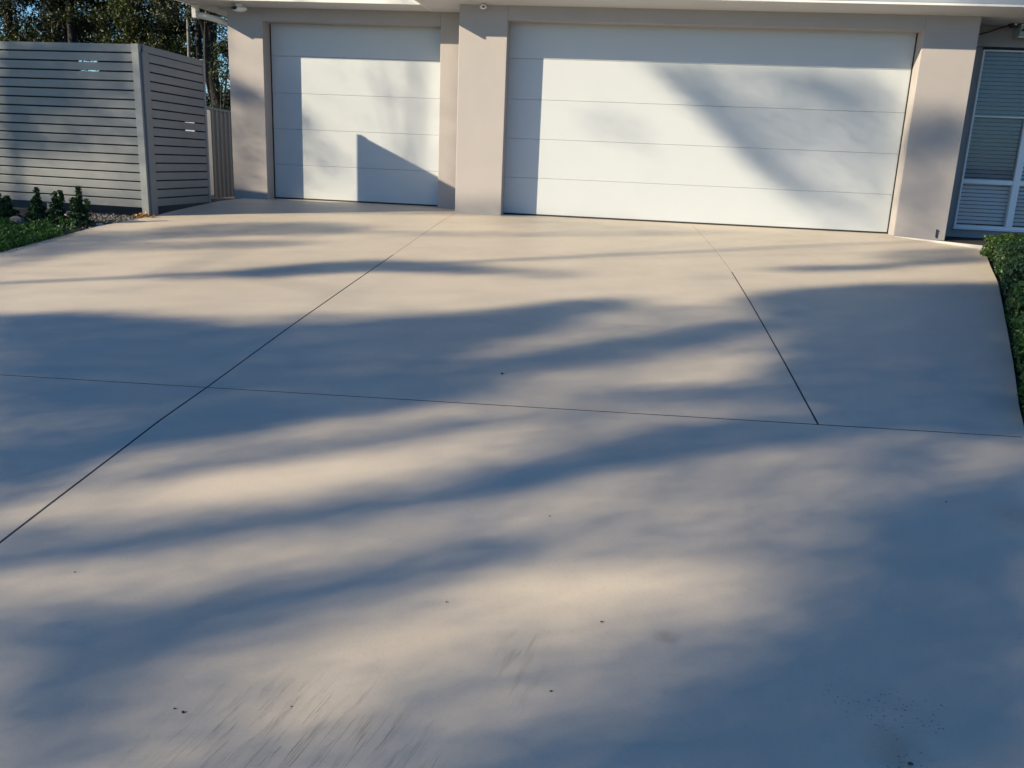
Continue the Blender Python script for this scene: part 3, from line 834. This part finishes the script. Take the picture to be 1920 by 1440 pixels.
# foliage masses and the gaps between them, in metres across the sun's direction:
# (closed 1 .. open 0, strength, softness of the edge, outline)
MASSES = [
    (0.1, 1, 0.046, [(-0.77, -2.14), (-0.5, -1.52), (-0.24, -0.85), (0.09, -0.14), (0.71, 0.54), (1.21, 1.28), (1.73, 2.04), (-1.09, 4.51), (5.55, 1.07), (5.3, 0.51), (5.07, -0.02), (4.85, -0.5), (4.64, -0.94), (4.45, -1.37), (4.27, -1.76), (4.09, -2.13)]),
    (0.25, 1, 0.068, [(0.83, -0.02), (1.28, 0.07), (1.49, 0.2), (1.65, 0.34), (1.8, 0.49), (1.93, 0.64), (1.82, 0.86), (1.67, 0.91), (1.2, 0.84), (0.96, 0.71), (0.81, 0.55), (0.64, 0.39), (0.52, 0.22), (0.67, 0.01)]),
    (0.4, 0.8, 0.031, [(1.3, -0.73), (1.58, -0.55), (1.71, -0.35), (1.85, -0.14), (1.94, 0.07), (2.03, 0.3), (2.11, 0.53), (2.19, 0.77), (2.1, 1.07), (2.05, 1.09), (1.82, 0.88), (1.75, 0.63), (1.69, 0.38), (1.61, 0.15), (1.53, -0.08), (1.38, -0.29), (1.25, -0.5), (1.26, -0.72)]),
    (0.65, 1, 0.049, [(1.05, -1.57), (1.27, -1.46), (1.28, -1.32), (1.25, -1.18), (1.29, -1.05), (1.34, -0.92), (1.35, -0.77), (1.12, -0.58), (0.95, -0.56), (0.6, -0.67), (0.5, -0.81), (0.45, -0.96), (0.41, -1.1), (0.46, -1.26), (0.57, -1.41), (0.89, -1.57)]),
    (0.7, 1, 0.057, [(2.32, -2.05), (2.14, -1.95), (1.94, -1.84), (1.82, -1.74), (1.69, -1.62), (1.31, -1.48), (1.04, -1.47), (0.74, -1.58), (0.72, -1.7), (0.9, -1.83), (1.15, -1.95), (1.38, -2.06)]),
    (0.5, 1, 0.031, [(1.78, -1.7), (1.92, -1.59), (1.93, -1.46), (1.91, -1.33), (1.93, -1.2), (1.95, -1.06), (1.82, -0.91), (1.74, -0.9), (1.53, -1.02), (1.47, -1.15), (1.45, -1.29), (1.47, -1.43), (1.52, -1.56), (1.7, -1.7)]),
    (0.5, 1, 0.031, [(3.05, -1.68), (3.18, -1.58), (3.23, -1.48), (3.23, -1.38), (3.17, -1.26), (2.98, -1.13), (2.93, -1.13), (2.86, -1.23), (2.89, -1.35), (2.89, -1.46), (2.89, -1.56), (2.99, -1.67)]),
    (0.85, 1, 0.037, [(3.16, -1.4), (3.28, -1.29), (3.27, -1.18), (3.24, -1.05), (3.24, -0.92), (3.34, -0.81), (3.45, -0.7), (3.57, -0.59), (3.57, -0.46), (3.48, -0.43), (3.14, -0.5), (2.96, -0.61), (2.83, -0.73), (2.73, -0.85), (2.73, -0.99), (2.78, -1.12), (2.86, -1.25), (3.07, -1.4)]),
    (0.5, 1, 0.031, [(3.56, -0.45), (3.76, -0.43), (3.84, -0.38), (3.9, -0.33), (3.85, -0.25), (3.77, -0.23), (3.58, -0.25), (3.49, -0.3), (3.44, -0.35), (3.48, -0.43)]),
    (0.6, 1, 0.046, [(3.73, 1.14), (3.98, 1.18), (4.03, 1.3), (4.09, 1.43), (4.13, 1.57), (3.51, 1.89), (3.47, 1.73), (3.44, 1.6), (3.43, 1.44), (3.6, 1.2)]),
    (0.75, 1, 0.026, [(3.98, 0.48), (4.14, 0.6), (4.21, 0.75), (4.27, 0.92), (4.19, 1.14), (4.2, 1.35), (4.21, 1.56), (3.93, 1.7), (3.93, 1.48), (3.93, 1.27), (4.02, 1.03), (3.96, 0.86), (3.9, 0.69), (3.94, 0.5)]),
    (0.3, 1, 0.024, [(4.17, 0.11), (4.25, 0.12), (4.25, 0.15), (4.26, 0.18), (4.2, 0.24), (4.15, 0.26), (4.07, 0.25), (4.06, 0.22), (4.06, 0.18), (4.11, 0.13)]),
    (0.94, 1, 0.048, [(4.89, 0.04), (4.73, 0.26), (4.7, 0.67), (5.06, 1.38), (8.01, -0.34), (7.29, -0.64), (7.04, -0.53), (6.96, -0.63), (5.8, -0.09)]),
    (0.9, 1, 0.039, [(3.96, -2.13), (4.01, -1.94), (4.12, -1.77), (4.48, -1.64), (4.73, -1.46), (4.76, -1.21), (4.78, -0.9), (4.69, -0.63), (4.78, -0.47), (5.4, -0.66), (6.05, -1.08), (6.27, -1.05), (6.49, -1.34), (6.62, -1.65), (6.72, -1.89), (6.83, -2.15)]),
    (0.82, 0.5, 0.02, [(4.94, -2.08), (5.01, -2.01), (5.09, -1.94), (5.16, -1.88), (5.19, -1.81), (5.1, -1.73), (4.95, -1.71), (4.69, -1.77), (4.56, -1.85), (4.49, -1.92), (4.41, -2), (4.33, -2.07)]),
    (0.88, 1, 0.038, [(4.93, -0.76), (5.03, -0.68), (5.01, -0.57), (5, -0.45), (4.87, -0.3), (4.77, -0.28), (4.59, -0.34), (4.59, -0.47), (4.65, -0.6), (4.84, -0.75)]),
    (0.48, 1, 0.02, [(5.83, -1.06), (5.89, -0.96), (5.83, -0.85), (5.77, -0.71), (5.7, -0.58), (5.61, -0.42), (5.61, -0.3), (5.44, -0.11), (5.3, -0.06), (5.1, -0.13), (5.08, -0.28), (5.19, -0.45), (5.3, -0.6), (5.39, -0.75), (5.49, -0.89), (5.72, -1.04)]),
    (0.9, 1, 0.044, [(6.07, -1.14), (6.15, -1.06), (6.13, -0.95), (6.1, -0.83), (6.07, -0.71), (6.03, -0.59), (5.97, -0.45), (5.9, -0.31), (5.68, -0.09), (5.55, -0.05), (5.45, -0.15), (5.51, -0.32), (5.58, -0.46), (5.64, -0.61), (5.7, -0.74), (5.75, -0.87), (5.8, -0.99), (5.97, -1.12)]),
    (0.5, 1, 0.02, [(6.56, -1.06), (6.67, -1), (6.66, -0.92), (6.64, -0.82), (6.65, -0.73), (6.63, -0.63), (6.49, -0.48), (6.35, -0.42), (6.18, -0.49), (6.17, -0.59), (6.17, -0.7), (6.21, -0.8), (6.27, -0.91), (6.44, -1.04)]),
    (0.28, 1, 0.02, [(6.45, -0.79), (6.53, -0.74), (6.55, -0.67), (6.55, -0.59), (6.5, -0.49), (6.36, -0.35), (6.26, -0.32), (6.18, -0.38), (6.19, -0.47), (6.21, -0.57), (6.24, -0.66), (6.35, -0.76)]),
    (0.8, 1, 0.02, [(6.62, -0.96), (6.73, -0.9), (6.8, -0.84), (6.84, -0.76), (6.89, -0.69), (6.94, -0.61), (6.96, -0.53), (6.94, -0.42), (6.89, -0.4), (6.75, -0.45), (6.69, -0.52), (6.65, -0.61), (6.6, -0.68), (6.55, -0.76), (6.52, -0.84), (6.56, -0.93)]),
    (0.6, 1, 0.02, [(6.57, -1.07), (6.66, -1.05), (6.72, -1.01), (6.76, -0.98), (6.76, -0.92), (6.71, -0.92), (6.62, -0.93), (6.58, -0.97), (6.53, -1.02), (6.53, -1.06)]),
    (0.78, 1, 0.053, [(5.78, -2.13), (5.93, -1.89), (6.21, -1.7), (6.45, -1.92), (6.39, -2.15)]),
    (0.93, 1, 0.04, [(6.68, -2.1), (6.67, -2.03), (6.66, -1.95), (6.65, -1.88), (6.62, -1.78), (6.58, -1.7), (6.54, -1.61), (6.49, -1.51), (6.38, -1.39), (6.27, -1.38), (6.13, -1.46), (6.19, -1.57), (6.25, -1.67), (6.31, -1.77), (6.34, -1.86), (6.37, -1.94), (6.38, -2.02), (6.4, -2.1)]),
    (0.45, 1, 0.022, [(6.73, -2.01), (6.79, -1.91), (6.79, -1.8), (6.76, -1.68), (6.74, -1.57), (6.7, -1.44), (6.72, -1.31), (6.72, -1.18), (6.69, -1.03), (6.63, -1.01), (6.48, -1.12), (6.46, -1.26), (6.45, -1.4), (6.51, -1.54), (6.56, -1.67), (6.59, -1.79), (6.6, -1.89), (6.68, -2.01)]),
    (0.75, 1, 0.025, [(6.89, -1.91), (6.94, -1.81), (6.92, -1.71), (6.9, -1.59), (6.87, -1.48), (6.85, -1.35), (6.85, -1.22), (6.91, -1.11), (6.92, -0.97), (6.89, -0.96), (6.75, -1.06), (6.69, -1.19), (6.69, -1.32), (6.72, -1.46), (6.76, -1.57), (6.79, -1.7), (6.8, -1.8), (6.86, -1.9)]),
    (0.55, 1, 0.02, [(6.83, -2.15), (6.91, -1.86), (6.89, -1.63), (6.91, -1.38), (6.9, -1.03), (7.21, -0.75), (7.52, -0.5), (7.83, -0.23), (8.9, -0.88), (9.42, -1.21), (9.29, -1.36), (9.16, -1.5), (9.02, -1.64), (8.89, -1.78), (8.76, -1.92), (8.64, -2.06), (8.51, -2.2), (7.87, -2.17)]),
    (0.25, 1, 0.02, [(7.12, -2.12), (7.15, -2.03), (7.17, -1.92), (7.18, -1.81), (7.19, -1.71), (7.19, -1.58), (7.18, -1.46), (7.13, -1.32), (6.96, -1.13), (6.86, -1.11), (6.83, -1.27), (6.9, -1.41), (6.91, -1.55), (6.91, -1.67), (6.91, -1.8), (6.92, -1.91), (6.89, -2.01), (6.87, -2.12)]),
    (0.03, 1, 0.02, [(7.09, -1.86), (7.18, -1.8), (7.19, -1.74), (7.19, -1.67), (7.2, -1.61), (7.19, -1.54), (7.11, -1.45), (7.02, -1.45), (6.93, -1.5), (6.93, -1.57), (6.93, -1.64), (6.93, -1.71), (6.93, -1.78), (7.02, -1.85)]),
    (0.8, 1, 0.02, [(6.95, -2.11), (6.96, -2.09), (6.96, -2.07), (6.96, -2.05), (6.91, -2.02), (6.81, -2.01), (6.74, -2.04), (6.73, -2.06), (6.72, -2.08), (6.72, -2.11)]),
    (0.85, 1, 0.02, [(7.44, -1.43), (7.5, -1.36), (7.48, -1.27), (7.43, -1.18), (7.4, -1.08), (7.39, -0.98), (7.39, -0.88), (7.39, -0.78), (7.28, -0.63), (7.18, -0.6), (7.07, -0.67), (7.08, -0.79), (7.09, -0.9), (7.11, -1), (7.17, -1.11), (7.23, -1.23), (7.25, -1.32), (7.37, -1.42)]),
    (0.88, 1, 0.02, [(7.27, -1.07), (7.37, -1.03), (7.39, -0.95), (7.4, -0.88), (7.41, -0.8), (7.44, -0.74), (7.47, -0.66), (7.42, -0.55), (7.32, -0.51), (7.19, -0.55), (7.14, -0.62), (7.1, -0.69), (7.1, -0.78), (7.09, -0.87), (7.1, -0.94), (7.19, -1.05)]),
    (0.72, 1, 0.027, [(7.33, -2.12), (7.38, -2.05), (7.43, -1.97), (7.46, -1.89), (7.5, -1.8), (7.53, -1.72), (7.55, -1.62), (7.54, -1.52), (7.47, -1.41), (7.41, -1.4), (7.34, -1.5), (7.36, -1.6), (7.35, -1.7), (7.32, -1.78), (7.28, -1.87), (7.25, -1.96), (7.2, -2.05), (7.14, -2.12)]),
    (0.65, 1, 0.02, [(7.42, -1.95), (7.48, -1.9), (7.51, -1.86), (7.54, -1.81), (7.56, -1.76), (7.58, -1.71), (7.61, -1.66), (7.59, -1.61), (7.57, -1.6), (7.5, -1.64), (7.48, -1.7), (7.45, -1.75), (7.43, -1.8), (7.4, -1.85), (7.38, -1.9), (7.4, -1.95)]),
    (0.38, 1, 0.02, [(7.61, -2.14), (7.64, -2.06), (7.67, -2), (7.7, -1.92), (7.73, -1.84), (7.75, -1.77), (7.77, -1.68), (7.77, -1.6), (7.7, -1.49), (7.66, -1.49), (7.6, -1.57), (7.6, -1.66), (7.58, -1.75), (7.56, -1.83), (7.55, -1.91), (7.51, -1.98), (7.48, -2.06), (7.45, -2.14)]),
    (0.55, 1, 0.02, [(7.71, -1.49), (7.8, -1.42), (7.81, -1.32), (7.82, -1.23), (7.83, -1.13), (7.84, -1.02), (7.85, -0.91), (7.86, -0.81), (7.78, -0.65), (7.66, -0.6), (7.53, -0.68), (7.53, -0.81), (7.53, -0.93), (7.54, -1.05), (7.54, -1.15), (7.54, -1.26), (7.53, -1.36), (7.62, -1.47)]),
    (0.45, 1, 0.02, [(7.63, -1.43), (7.72, -1.39), (7.73, -1.34), (7.75, -1.27), (7.7, -1.2), (7.64, -1.18), (7.55, -1.22), (7.53, -1.29), (7.52, -1.34), (7.57, -1.41)]),
    (0.75, 1, 0.02, [(7.76, -0.7), (7.89, -0.7), (7.92, -0.65), (7.97, -0.6), (7.91, -0.51), (7.77, -0.44), (7.63, -0.43), (7.58, -0.49), (7.54, -0.53), (7.61, -0.64)]),
    (0.84, 1, 0.034, [(7.92, -2.14), (7.96, -2.07), (8.01, -1.98), (8.03, -1.89), (8.03, -1.8), (8.02, -1.71), (8, -1.61), (8, -1.49), (7.92, -1.36), (7.86, -1.35), (7.79, -1.45), (7.8, -1.58), (7.82, -1.68), (7.84, -1.79), (7.85, -1.89), (7.83, -1.98), (7.78, -2.06), (7.73, -2.14)]),
    (0.85, 1, 0.02, [(8, -2.06), (8.05, -2.02), (8.06, -1.99), (8.07, -1.94), (8.02, -1.9), (7.96, -1.9), (7.9, -1.94), (7.89, -1.97), (7.88, -2.02), (7.93, -2.06)]),
    (0.65, 1, 0.029, [(7.87, -1.77), (7.92, -1.75), (7.92, -1.71), (7.92, -1.69), (7.87, -1.65), (7.8, -1.65), (7.75, -1.66), (7.75, -1.7), (7.75, -1.73), (7.8, -1.76)]),
    (0.45, 1, 0.02, [(8.29, -2.08), (8.36, -2.04), (8.38, -1.98), (8.4, -1.94), (8.4, -1.88), (8.39, -1.82), (8.37, -1.76), (8.33, -1.69), (8.22, -1.63), (8.14, -1.62), (8.13, -1.69), (8.18, -1.75), (8.2, -1.81), (8.22, -1.87), (8.22, -1.92), (8.2, -1.98), (8.18, -2.02), (8.23, -2.08)]),
    (0.28, 1, 0.02, [(8.43, -1.88), (8.5, -1.84), (8.5, -1.8), (8.49, -1.75), (8.46, -1.69), (8.42, -1.64), (8.29, -1.58), (8.14, -1.56), (8.11, -1.62), (8.17, -1.68), (8.19, -1.73), (8.2, -1.77), (8.21, -1.82), (8.31, -1.87)]),
    (0.03, 1, 0.038, [(8.2, -1.6), (8.26, -1.56), (8.27, -1.51), (8.29, -1.46), (8.33, -1.41), (8.36, -1.37), (8.38, -1.31), (8.35, -1.24), (8.28, -1.21), (8.19, -1.25), (8.16, -1.3), (8.13, -1.36), (8.1, -1.41), (8.06, -1.47), (8.07, -1.52), (8.13, -1.59)]),
    (0.4, 1, 0.02, [(8.45, -1.3), (8.48, -1.28), (8.46, -1.24), (8.45, -1.21), (8.39, -1.16), (8.3, -1.15), (8.28, -1.17), (8.29, -1.2), (8.31, -1.24), (8.37, -1.28)]),
    (0.25, 1, 0.034, [(8.36, -1.53), (8.44, -1.5), (8.46, -1.47), (8.48, -1.44), (8.45, -1.39), (8.4, -1.37), (8.32, -1.39), (8.3, -1.43), (8.28, -1.46), (8.3, -1.51)]),
    (0.7, 1, 0.02, [(8.07, -1.07), (8.16, -1.09), (8.19, -1.08), (8.22, -1.07), (8.23, -1.05), (8.13, -0.99), (8.05, -0.98), (8.01, -0.99), (7.96, -0.99), (7.97, -1.02)]),
    (0.5, 1, 0.045, [(7.87, -1.06), (7.89, -1.09), (7.95, -1.12), (8, -1.16), (8.08, -1.19), (8.16, -1.18), (8.14, -1.16), (8.09, -1.13), (8.04, -1.09), (7.95, -1.06)]),
    (0.82, 1, 0.02, [(8.34, -2.16), (8.35, -2.13), (8.38, -2.08), (8.38, -2.05), (8.32, -2.01), (8.02, -2), (7.9, -2.04), (7.89, -2.07), (7.88, -2.11), (7.86, -2.15)]),
    (0.75, 1, 0.02, [(8.45, -2.17), (8.47, -2.15), (8.48, -2.12), (8.49, -2.1), (8.47, -2.07), (8.37, -2.07), (8.31, -2.09), (8.29, -2.11), (8.28, -2.14), (8.26, -2.16)]),
    (0.4, 1, 0.02, [(8.46, -2.01), (8.52, -1.97), (8.55, -1.94), (8.56, -1.91), (8.59, -1.86), (8.61, -1.83), (8.59, -1.79), (8.55, -1.78), (8.49, -1.81), (8.46, -1.85), (8.44, -1.89), (8.43, -1.93), (8.41, -1.97), (8.42, -2.01)]),
    (0.92, 1, 0.093, [(8.44, -1.05), (8.58, -1.17), (8.7, -1.36), (8.78, -1.56), (8.83, -1.74), (8.9, -1.77), (9.04, -1.62), (9.17, -1.47), (9.31, -1.33), (9.45, -1.19), (8.96, -0.88), (8.05, -0.3), (8.03, -0.75), (8.2, -0.95)]),
    (0.1, 1, 0.02, [(-2.19, 1.28), (-0.68, 2.36), (-0.65, 0.08), (-1.74, -0.81), (-2.23, -1.02)]),
    (0.8, 1, 0.041, [(-2.28, 0.35), (-2.21, 0.23), (-2.11, 0.2), (-2.01, 0.17), (-1.89, 0.24), (-1.85, 0.36), (-1.93, 0.48), (-2.02, 0.51), (-2.12, 0.54), (-2.25, 0.48)]),
    (0.58, 1, 0.069, [(-2.23, -0.02), (-1.95, 0.12), (-1.96, -0.82), (-2.25, -1.04)]),
    (0.8, 1, 0.043, [(-2.26, -0.84), (-2.27, -0.9), (-2.26, -0.94), (-2.26, -0.99), (-2.24, -1.02), (-2.1, -0.87), (-2.09, -0.81), (-2.09, -0.77), (-2.1, -0.72), (-2.11, -0.69)]),
    (0.4, 1, 0.042, [(-2.01, 0.21), (-1.97, 0.03), (-1.9, -0.06), (-1.83, -0.15), (-1.72, -0.16), (-1.66, -0.03), (-1.7, 0.14), (-1.77, 0.23), (-1.85, 0.32), (-1.95, 0.33)]),
    (0.28, 1, 0.032, [(-1.52, 1.14), (-1.46, 1.05), (-1.39, 1.02), (-1.32, 1), (-1.23, 1.04), (-1.2, 1.13), (-1.26, 1.22), (-1.33, 1.24), (-1.4, 1.27), (-1.49, 1.23)]),
    (0.5, 1, 0.039, [(-2.16, 0.04), (-2.17, -0.12), (-2.13, -0.23), (-2.1, -0.33), (-2.02, -0.37), (-1.96, -0.27), (-1.96, -0.1), (-1.99, -0), (-2.03, 0.1), (-2.1, 0.14)]),
    (0.08, 1, 0.02, [(-0.24, 2.33), (0.62, 2.94), (1.45, 3.52), (2.24, 4.09), (3, 4.63), (3.24, 2.38), (2.43, 1.83), (1.58, 1.25), (0.71, 0.64), (-0.2, 0.02)]),
    (0.6, 1, 0.058, [(0.93, 2.48), (1.16, 2.68), (2.41, 3.53), (2.4, 1.8), (2.07, 1.57), (1.66, 1.86), (1.18, 2.3)]),
    (0.8, 1, 0.036, [(0.94, 2.44), (1.1, 2.31), (1.25, 2.23), (1.39, 2.07), (1.54, 1.92), (1.72, 1.81), (1.91, 1.8), (1.93, 1.87), (1.78, 2.04), (1.63, 2.16), (1.49, 2.32), (1.34, 2.47), (1.15, 2.53), (0.96, 2.51)]),
    (0.85, 1, 0.021, [(1.01, 2.5), (1.08, 2.52), (1.15, 2.57), (1.22, 2.62), (1.29, 2.7), (1.29, 2.74), (1.22, 2.73), (1.15, 2.68), (1.08, 2.63), (1.01, 2.54)]),
    (0.45, 1, 0.023, [(1.31, 2.69), (1.39, 2.62), (1.48, 2.6), (1.57, 2.59), (1.67, 2.62), (1.68, 2.66), (1.6, 2.72), (1.51, 2.74), (1.42, 2.76), (1.32, 2.73)]),
    (0.8, 1, 0.027, [(1.59, 2.86), (1.75, 2.85), (1.9, 2.9), (2.05, 2.92), (2.21, 2.98), (2.21, 3.03), (2.07, 3.1), (1.91, 3.08), (1.76, 3.02), (1.59, 2.91)]),
    (0.65, 1, 0.033, [(1.69, 2.43), (1.69, 2.31), (1.72, 2.23), (1.75, 2.16), (1.8, 2.12), (1.86, 2.21), (1.86, 2.33), (1.83, 2.41), (1.8, 2.48), (1.74, 2.52)]),
    (0.5, 1, 0.035, [(1.99, 2.41), (2.04, 2.31), (2.12, 2.28), (2.19, 2.25), (2.28, 2.29), (2.31, 2.41), (2.25, 2.5), (2.18, 2.53), (2.1, 2.56), (2.01, 2.52)]),
    (0.05, 1, 0.028, [(2.14, 3.33), (2.41, 3.53), (2.42, 3.16)]),
    (0.25, 1, 0.024, [(1.87, 1.6), (1.98, 1.6), (2.1, 1.64), (2.22, 1.69), (2.34, 1.78), (2.34, 1.83), (2.22, 1.83), (2.11, 1.78), (1.99, 1.73), (1.87, 1.64)]),
    (0.25, 1, 0.041, [(0.56, 1.55), (0.65, 1.51), (0.75, 1.55), (0.84, 1.6), (0.94, 1.72), (0.95, 1.86), (0.86, 1.9), (0.76, 1.86), (0.67, 1.81), (0.57, 1.69)]),
    (0.9, 1, 0.067, [(2.5, 2.48), (2.64, 2.49), (2.76, 2.6), (2.88, 2.72), (2.98, 2.95), (2.93, 3.21), (2.8, 3.21), (2.68, 3.1), (2.56, 2.98), (2.46, 2.75)]),
    (0.6, 1, 0.057, [(2.53, 2.38), (2.9, 2.72), (2.89, 1.96), (2.57, 1.73)]),
    (0.65, 1, 0.027, [(2.57, 2.11), (2.6, 2.08), (2.63, 2.09), (2.66, 2.1), (2.69, 2.15), (2.7, 2.26), (2.67, 2.29), (2.64, 2.28), (2.61, 2.27), (2.58, 2.23)]),
    (0.3, 1, 0.079, [(2.27, 1.92), (2.8, 1.75), (2.9, 1.77), (3, 1.78), (2.85, 1.91), (2.1, 2.23), (1.88, 2.26), (1.85, 2.21), (1.81, 2.17), (1.78, 2.11)]),
    (0.9, 1, 0.025, [(-1.2, -0.26), (-0.33, 0.27), (-0.33, -1.42), (-1.31, -1.99)]),
    (0.72, 1, 0.101, [(-0.74, -0.18), (-0.34, 0.16), (-0.33, -1.42), (-0.59, -1.44)]),
    (0.05, 1, 0.092, [(-1.28, -1.52), (-0.37, -0.79), (-0.35, -1.34), (-1.31, -1.99)]),
    (0.6, 1, 0.035, [(-1.04, -1.06), (-0.88, -1.03), (-0.72, -0.92), (-0.56, -0.8), (-0.4, -0.61), (-0.4, -0.53), (-0.55, -0.56), (-0.71, -0.67), (-0.87, -0.78), (-1.03, -0.97)]),
    (0.2, 1, 0.027, [(-0.45, -0.57), (-0.43, -0.57), (-0.41, -0.56), (-0.38, -0.54), (-0.36, -0.51), (-0.36, -0.37), (-0.38, -0.37), (-0.4, -0.38), (-0.42, -0.4), (-0.44, -0.43)]),
    (0.7, 1, 0.05, [(-1.39, -2.08), (-1.01, -1.69), (0.38, -1.72), (1.85, -2.09)]),
    (0.3, 1, 0.047, [(-0.58, -1.71), (-0.37, -1.42), (0.42, -1.65)]),
    (0.88, 1, 0.033, [(5.45, 0.92), (5.56, 1.09), (7.83, -0.23), (7.75, -0.24)]),
]
gu, gv = np.meshgrid(U0 + (np.arange(NU) + .5) * DU, V0 + (np.arange(NV) + .5) * DU)
OP = np.full((NV, NU), .5)
for den, strength, soft, outline in MASSES:
    inside = np.zeros(gu.shape, bool); dist = np.full(gu.shape, 1e9)
    for (x1, y1), (x2, y2) in zip(outline, outline[1:] + outline[:1]):
        dy = y2 - y1 if abs(y2 - y1) > 1e-9 else 1e-9
        inside ^= ((y1 > gv) != (y2 > gv)) & (gu < (x2 - x1) * (gv - y1) / dy + x1)
        l2 = max((x2 - x1) ** 2 + (y2 - y1) ** 2, 1e-9)
        s_ = np.clip(((gu - x1) * (x2 - x1) + (gv - y1) * (y2 - y1)) / l2, 0, 1)
        dist = np.minimum(dist, np.hypot(gu - x1 - s_ * (x2 - x1), gv - y1 - s_ * (y2 - y1)))
    sd = np.where(inside, dist, -dist)
    a_ = strength / (1 + np.exp(-np.clip(sd / soft * 1.4, -40, 40)))
    OP = OP * (1 - a_) + den * a_
OP = np.clip((OP - .5) * 1.25 + .54, 0, 1)
TU = [-4.5, -1.2, 3.0, 7.4, 11.5]; TL = [21, 20, 22, 20.5, 21.5]
leaves = [[] for _ in TU]
LW, LH = .062, .034
area = LW * LH * .5 * .5 * .95
for j in range(OP.shape[0]):
    for i in range(OP.shape[1]):
        a = min(OP[j, i], .97)
        if a <= .02: continue
        lam = -math.log(1 - a) * DU * DU / area
        n = int(lam + rng.uniform())
        u = U0 + (i + rng.uniform(0, 1, n)) * DU; v = V0 + (j + rng.uniform(0, 1, n)) * DU
        k = int(np.argmin([abs(U0 + (i + .5) * DU - q + .6 * math.sin(j * .35)) for q in TU]))
        Ld = TL[k] + .9 * np.sin(u * 1.9 + k) * np.cos(v * 1.7) + rng.normal(0, .3, n)
        leaves[k].append(u[:, None] * EU + v[:, None] * EV - Ld[:, None] * SUN)
SL = ['leftmost tall gum behind the photographer, shading the screen', 'tall gum behind the photographer, second from the left', 'tall open-crowned gum in the middle of the row behind the photographer',
      'tall dense-crowned gum behind the photographer, second from the right', 'rightmost tall gum of the row behind the photographer']
for k, (tu, tl) in enumerate(zip(TU, TL)):
    base = tu * EU - tl * SUN; bx, by = base[0], base[1]
    zb = tz(bx, by) - .3
    zt = base[2] + 1.5
    t = empty('tall_gum_tree', (bx, by, zb)); tag(t, SL[k], 'tree', 'tall gums behind the photographer')
    s = MB()
    z1 = zb + (zt - zb) * .45
    s.tube([(bx + .3, by, zb), (bx + .12, by + .1, zb + (z1 - zb) * .4), (bx - .05, by, z1), (bx, by, z1 + 1.2), (bx + .05, by, zt), (bx, by, zt + 1.5)], [.2, .15, .09, .035, .028, .01], 12)
    P = np.concatenate(leaves[k])
    for q in range(9):
        c = P[rng.integers(0, len(P))]
        zz = min(c[2] - .6, zt - .25 * q)
        s.tube([(bx, by, zz), ((bx + c[0]) / 2, (by + c[1]) / 2, (zz + c[2]) / 2 + .3), tuple(c)], [.012, .008, .003], 6)
    s.build('trunk', M['bark'], t, smooth=True)
    # crown above the part that reaches the driveway
    m = 5000
    ex = rng.normal(size=(m, 3)) * np.array([1.6, 1.6, 1.0]) + np.array([bx, by, 0]); 
    ex[:, 2] = rng.uniform(0, 1, m) * 3 + (V0 + OP.shape[0] * DU) * EV[2] - tl * SUN[2] + .4
    leaf_mesh('crown', np.concatenate([P, ex]), None, LW, LH, M['needle'], t)

# ------------------------------------------------------------------ light
sunv = Vector((-1.75, -1, .84)).normalized()
elev = math.asin(sunv.z); az = math.atan2(sunv.x, sunv.y)
w = bpy.data.worlds.new('World'); scene.world = w; w.use_nodes = True
nt = w.node_tree; bg = nt.nodes['Background']
sk = nt.nodes.new('ShaderNodeTexSky'); sk.sky_type = 'NISHITA'; sk.sun_disc = False
sk.sun_elevation = elev; sk.sun_rotation = az; sk.air_density = 1.0; sk.dust_density = .6; sk.ozone_density = 2.5; sk.altitude = 50
tn = nt.nodes.new('ShaderNodeMix'); tn.data_type = 'RGBA'; tn.blend_type = 'MULTIPLY'; tn.inputs[0].default_value = 1; tn.inputs[7].default_value = (*SKYT, 1)
ge = nt.nodes.new('ShaderNodeTexCoord'); sx = nt.nodes.new('ShaderNodeSeparateXYZ'); nt.links.new(ge.outputs['Generated'], sx.inputs[0])
hz = ramp(nt, sx.outputs[2], [(0., HZT), (.34, SKYT)]); nt.links.new(hz, tn.inputs[7])
nt.links.new(sk.outputs[0], tn.inputs[6]); nt.links.new(tn.outputs[2], bg.inputs[0]); bg.inputs[1].default_value = SKY
ld = bpy.data.lights.new('Sun', 'SUN'); ld.energy = SUNE; ld.angle = R(.53); ld.color = SUNC
lo = bpy.data.objects.new('Sun', ld); link(lo); lo.rotation_euler = (-sunv).to_track_quat('-Z', 'Y').to_euler()
lo.location = (-20, -20, 20)

# ------------------------------------------------------------------ camera
cd = bpy.data.cameras.new('Camera'); cam = bpy.data.objects.new('Camera', cd); link(cam)
cd.sensor_width = 36; cd.lens = 1663.5 / 1920 * 36; cd.clip_end = 2000; cd.clip_start = .05
yaw, pit, rol = .1222, .2664, .0416
cam.matrix_world = Matrix.Translation((2.154, -11.003, .883)) @ Matrix.Rotation(yaw, 4, 'Z') @ Matrix.Rotation(math.pi / 2 - pit, 4, 'X') @ Matrix.Rotation(rol, 4, 'Z')
scene.camera = cam
scene.view_settings.view_transform = 'Standard'; scene.view_settings.look = 'None'
scene.view_settings.exposure = EXPO; scene.view_settings.gamma = 1
scene.cycles.max_bounces = 6; scene.cycles.transparent_max_bounces = 12
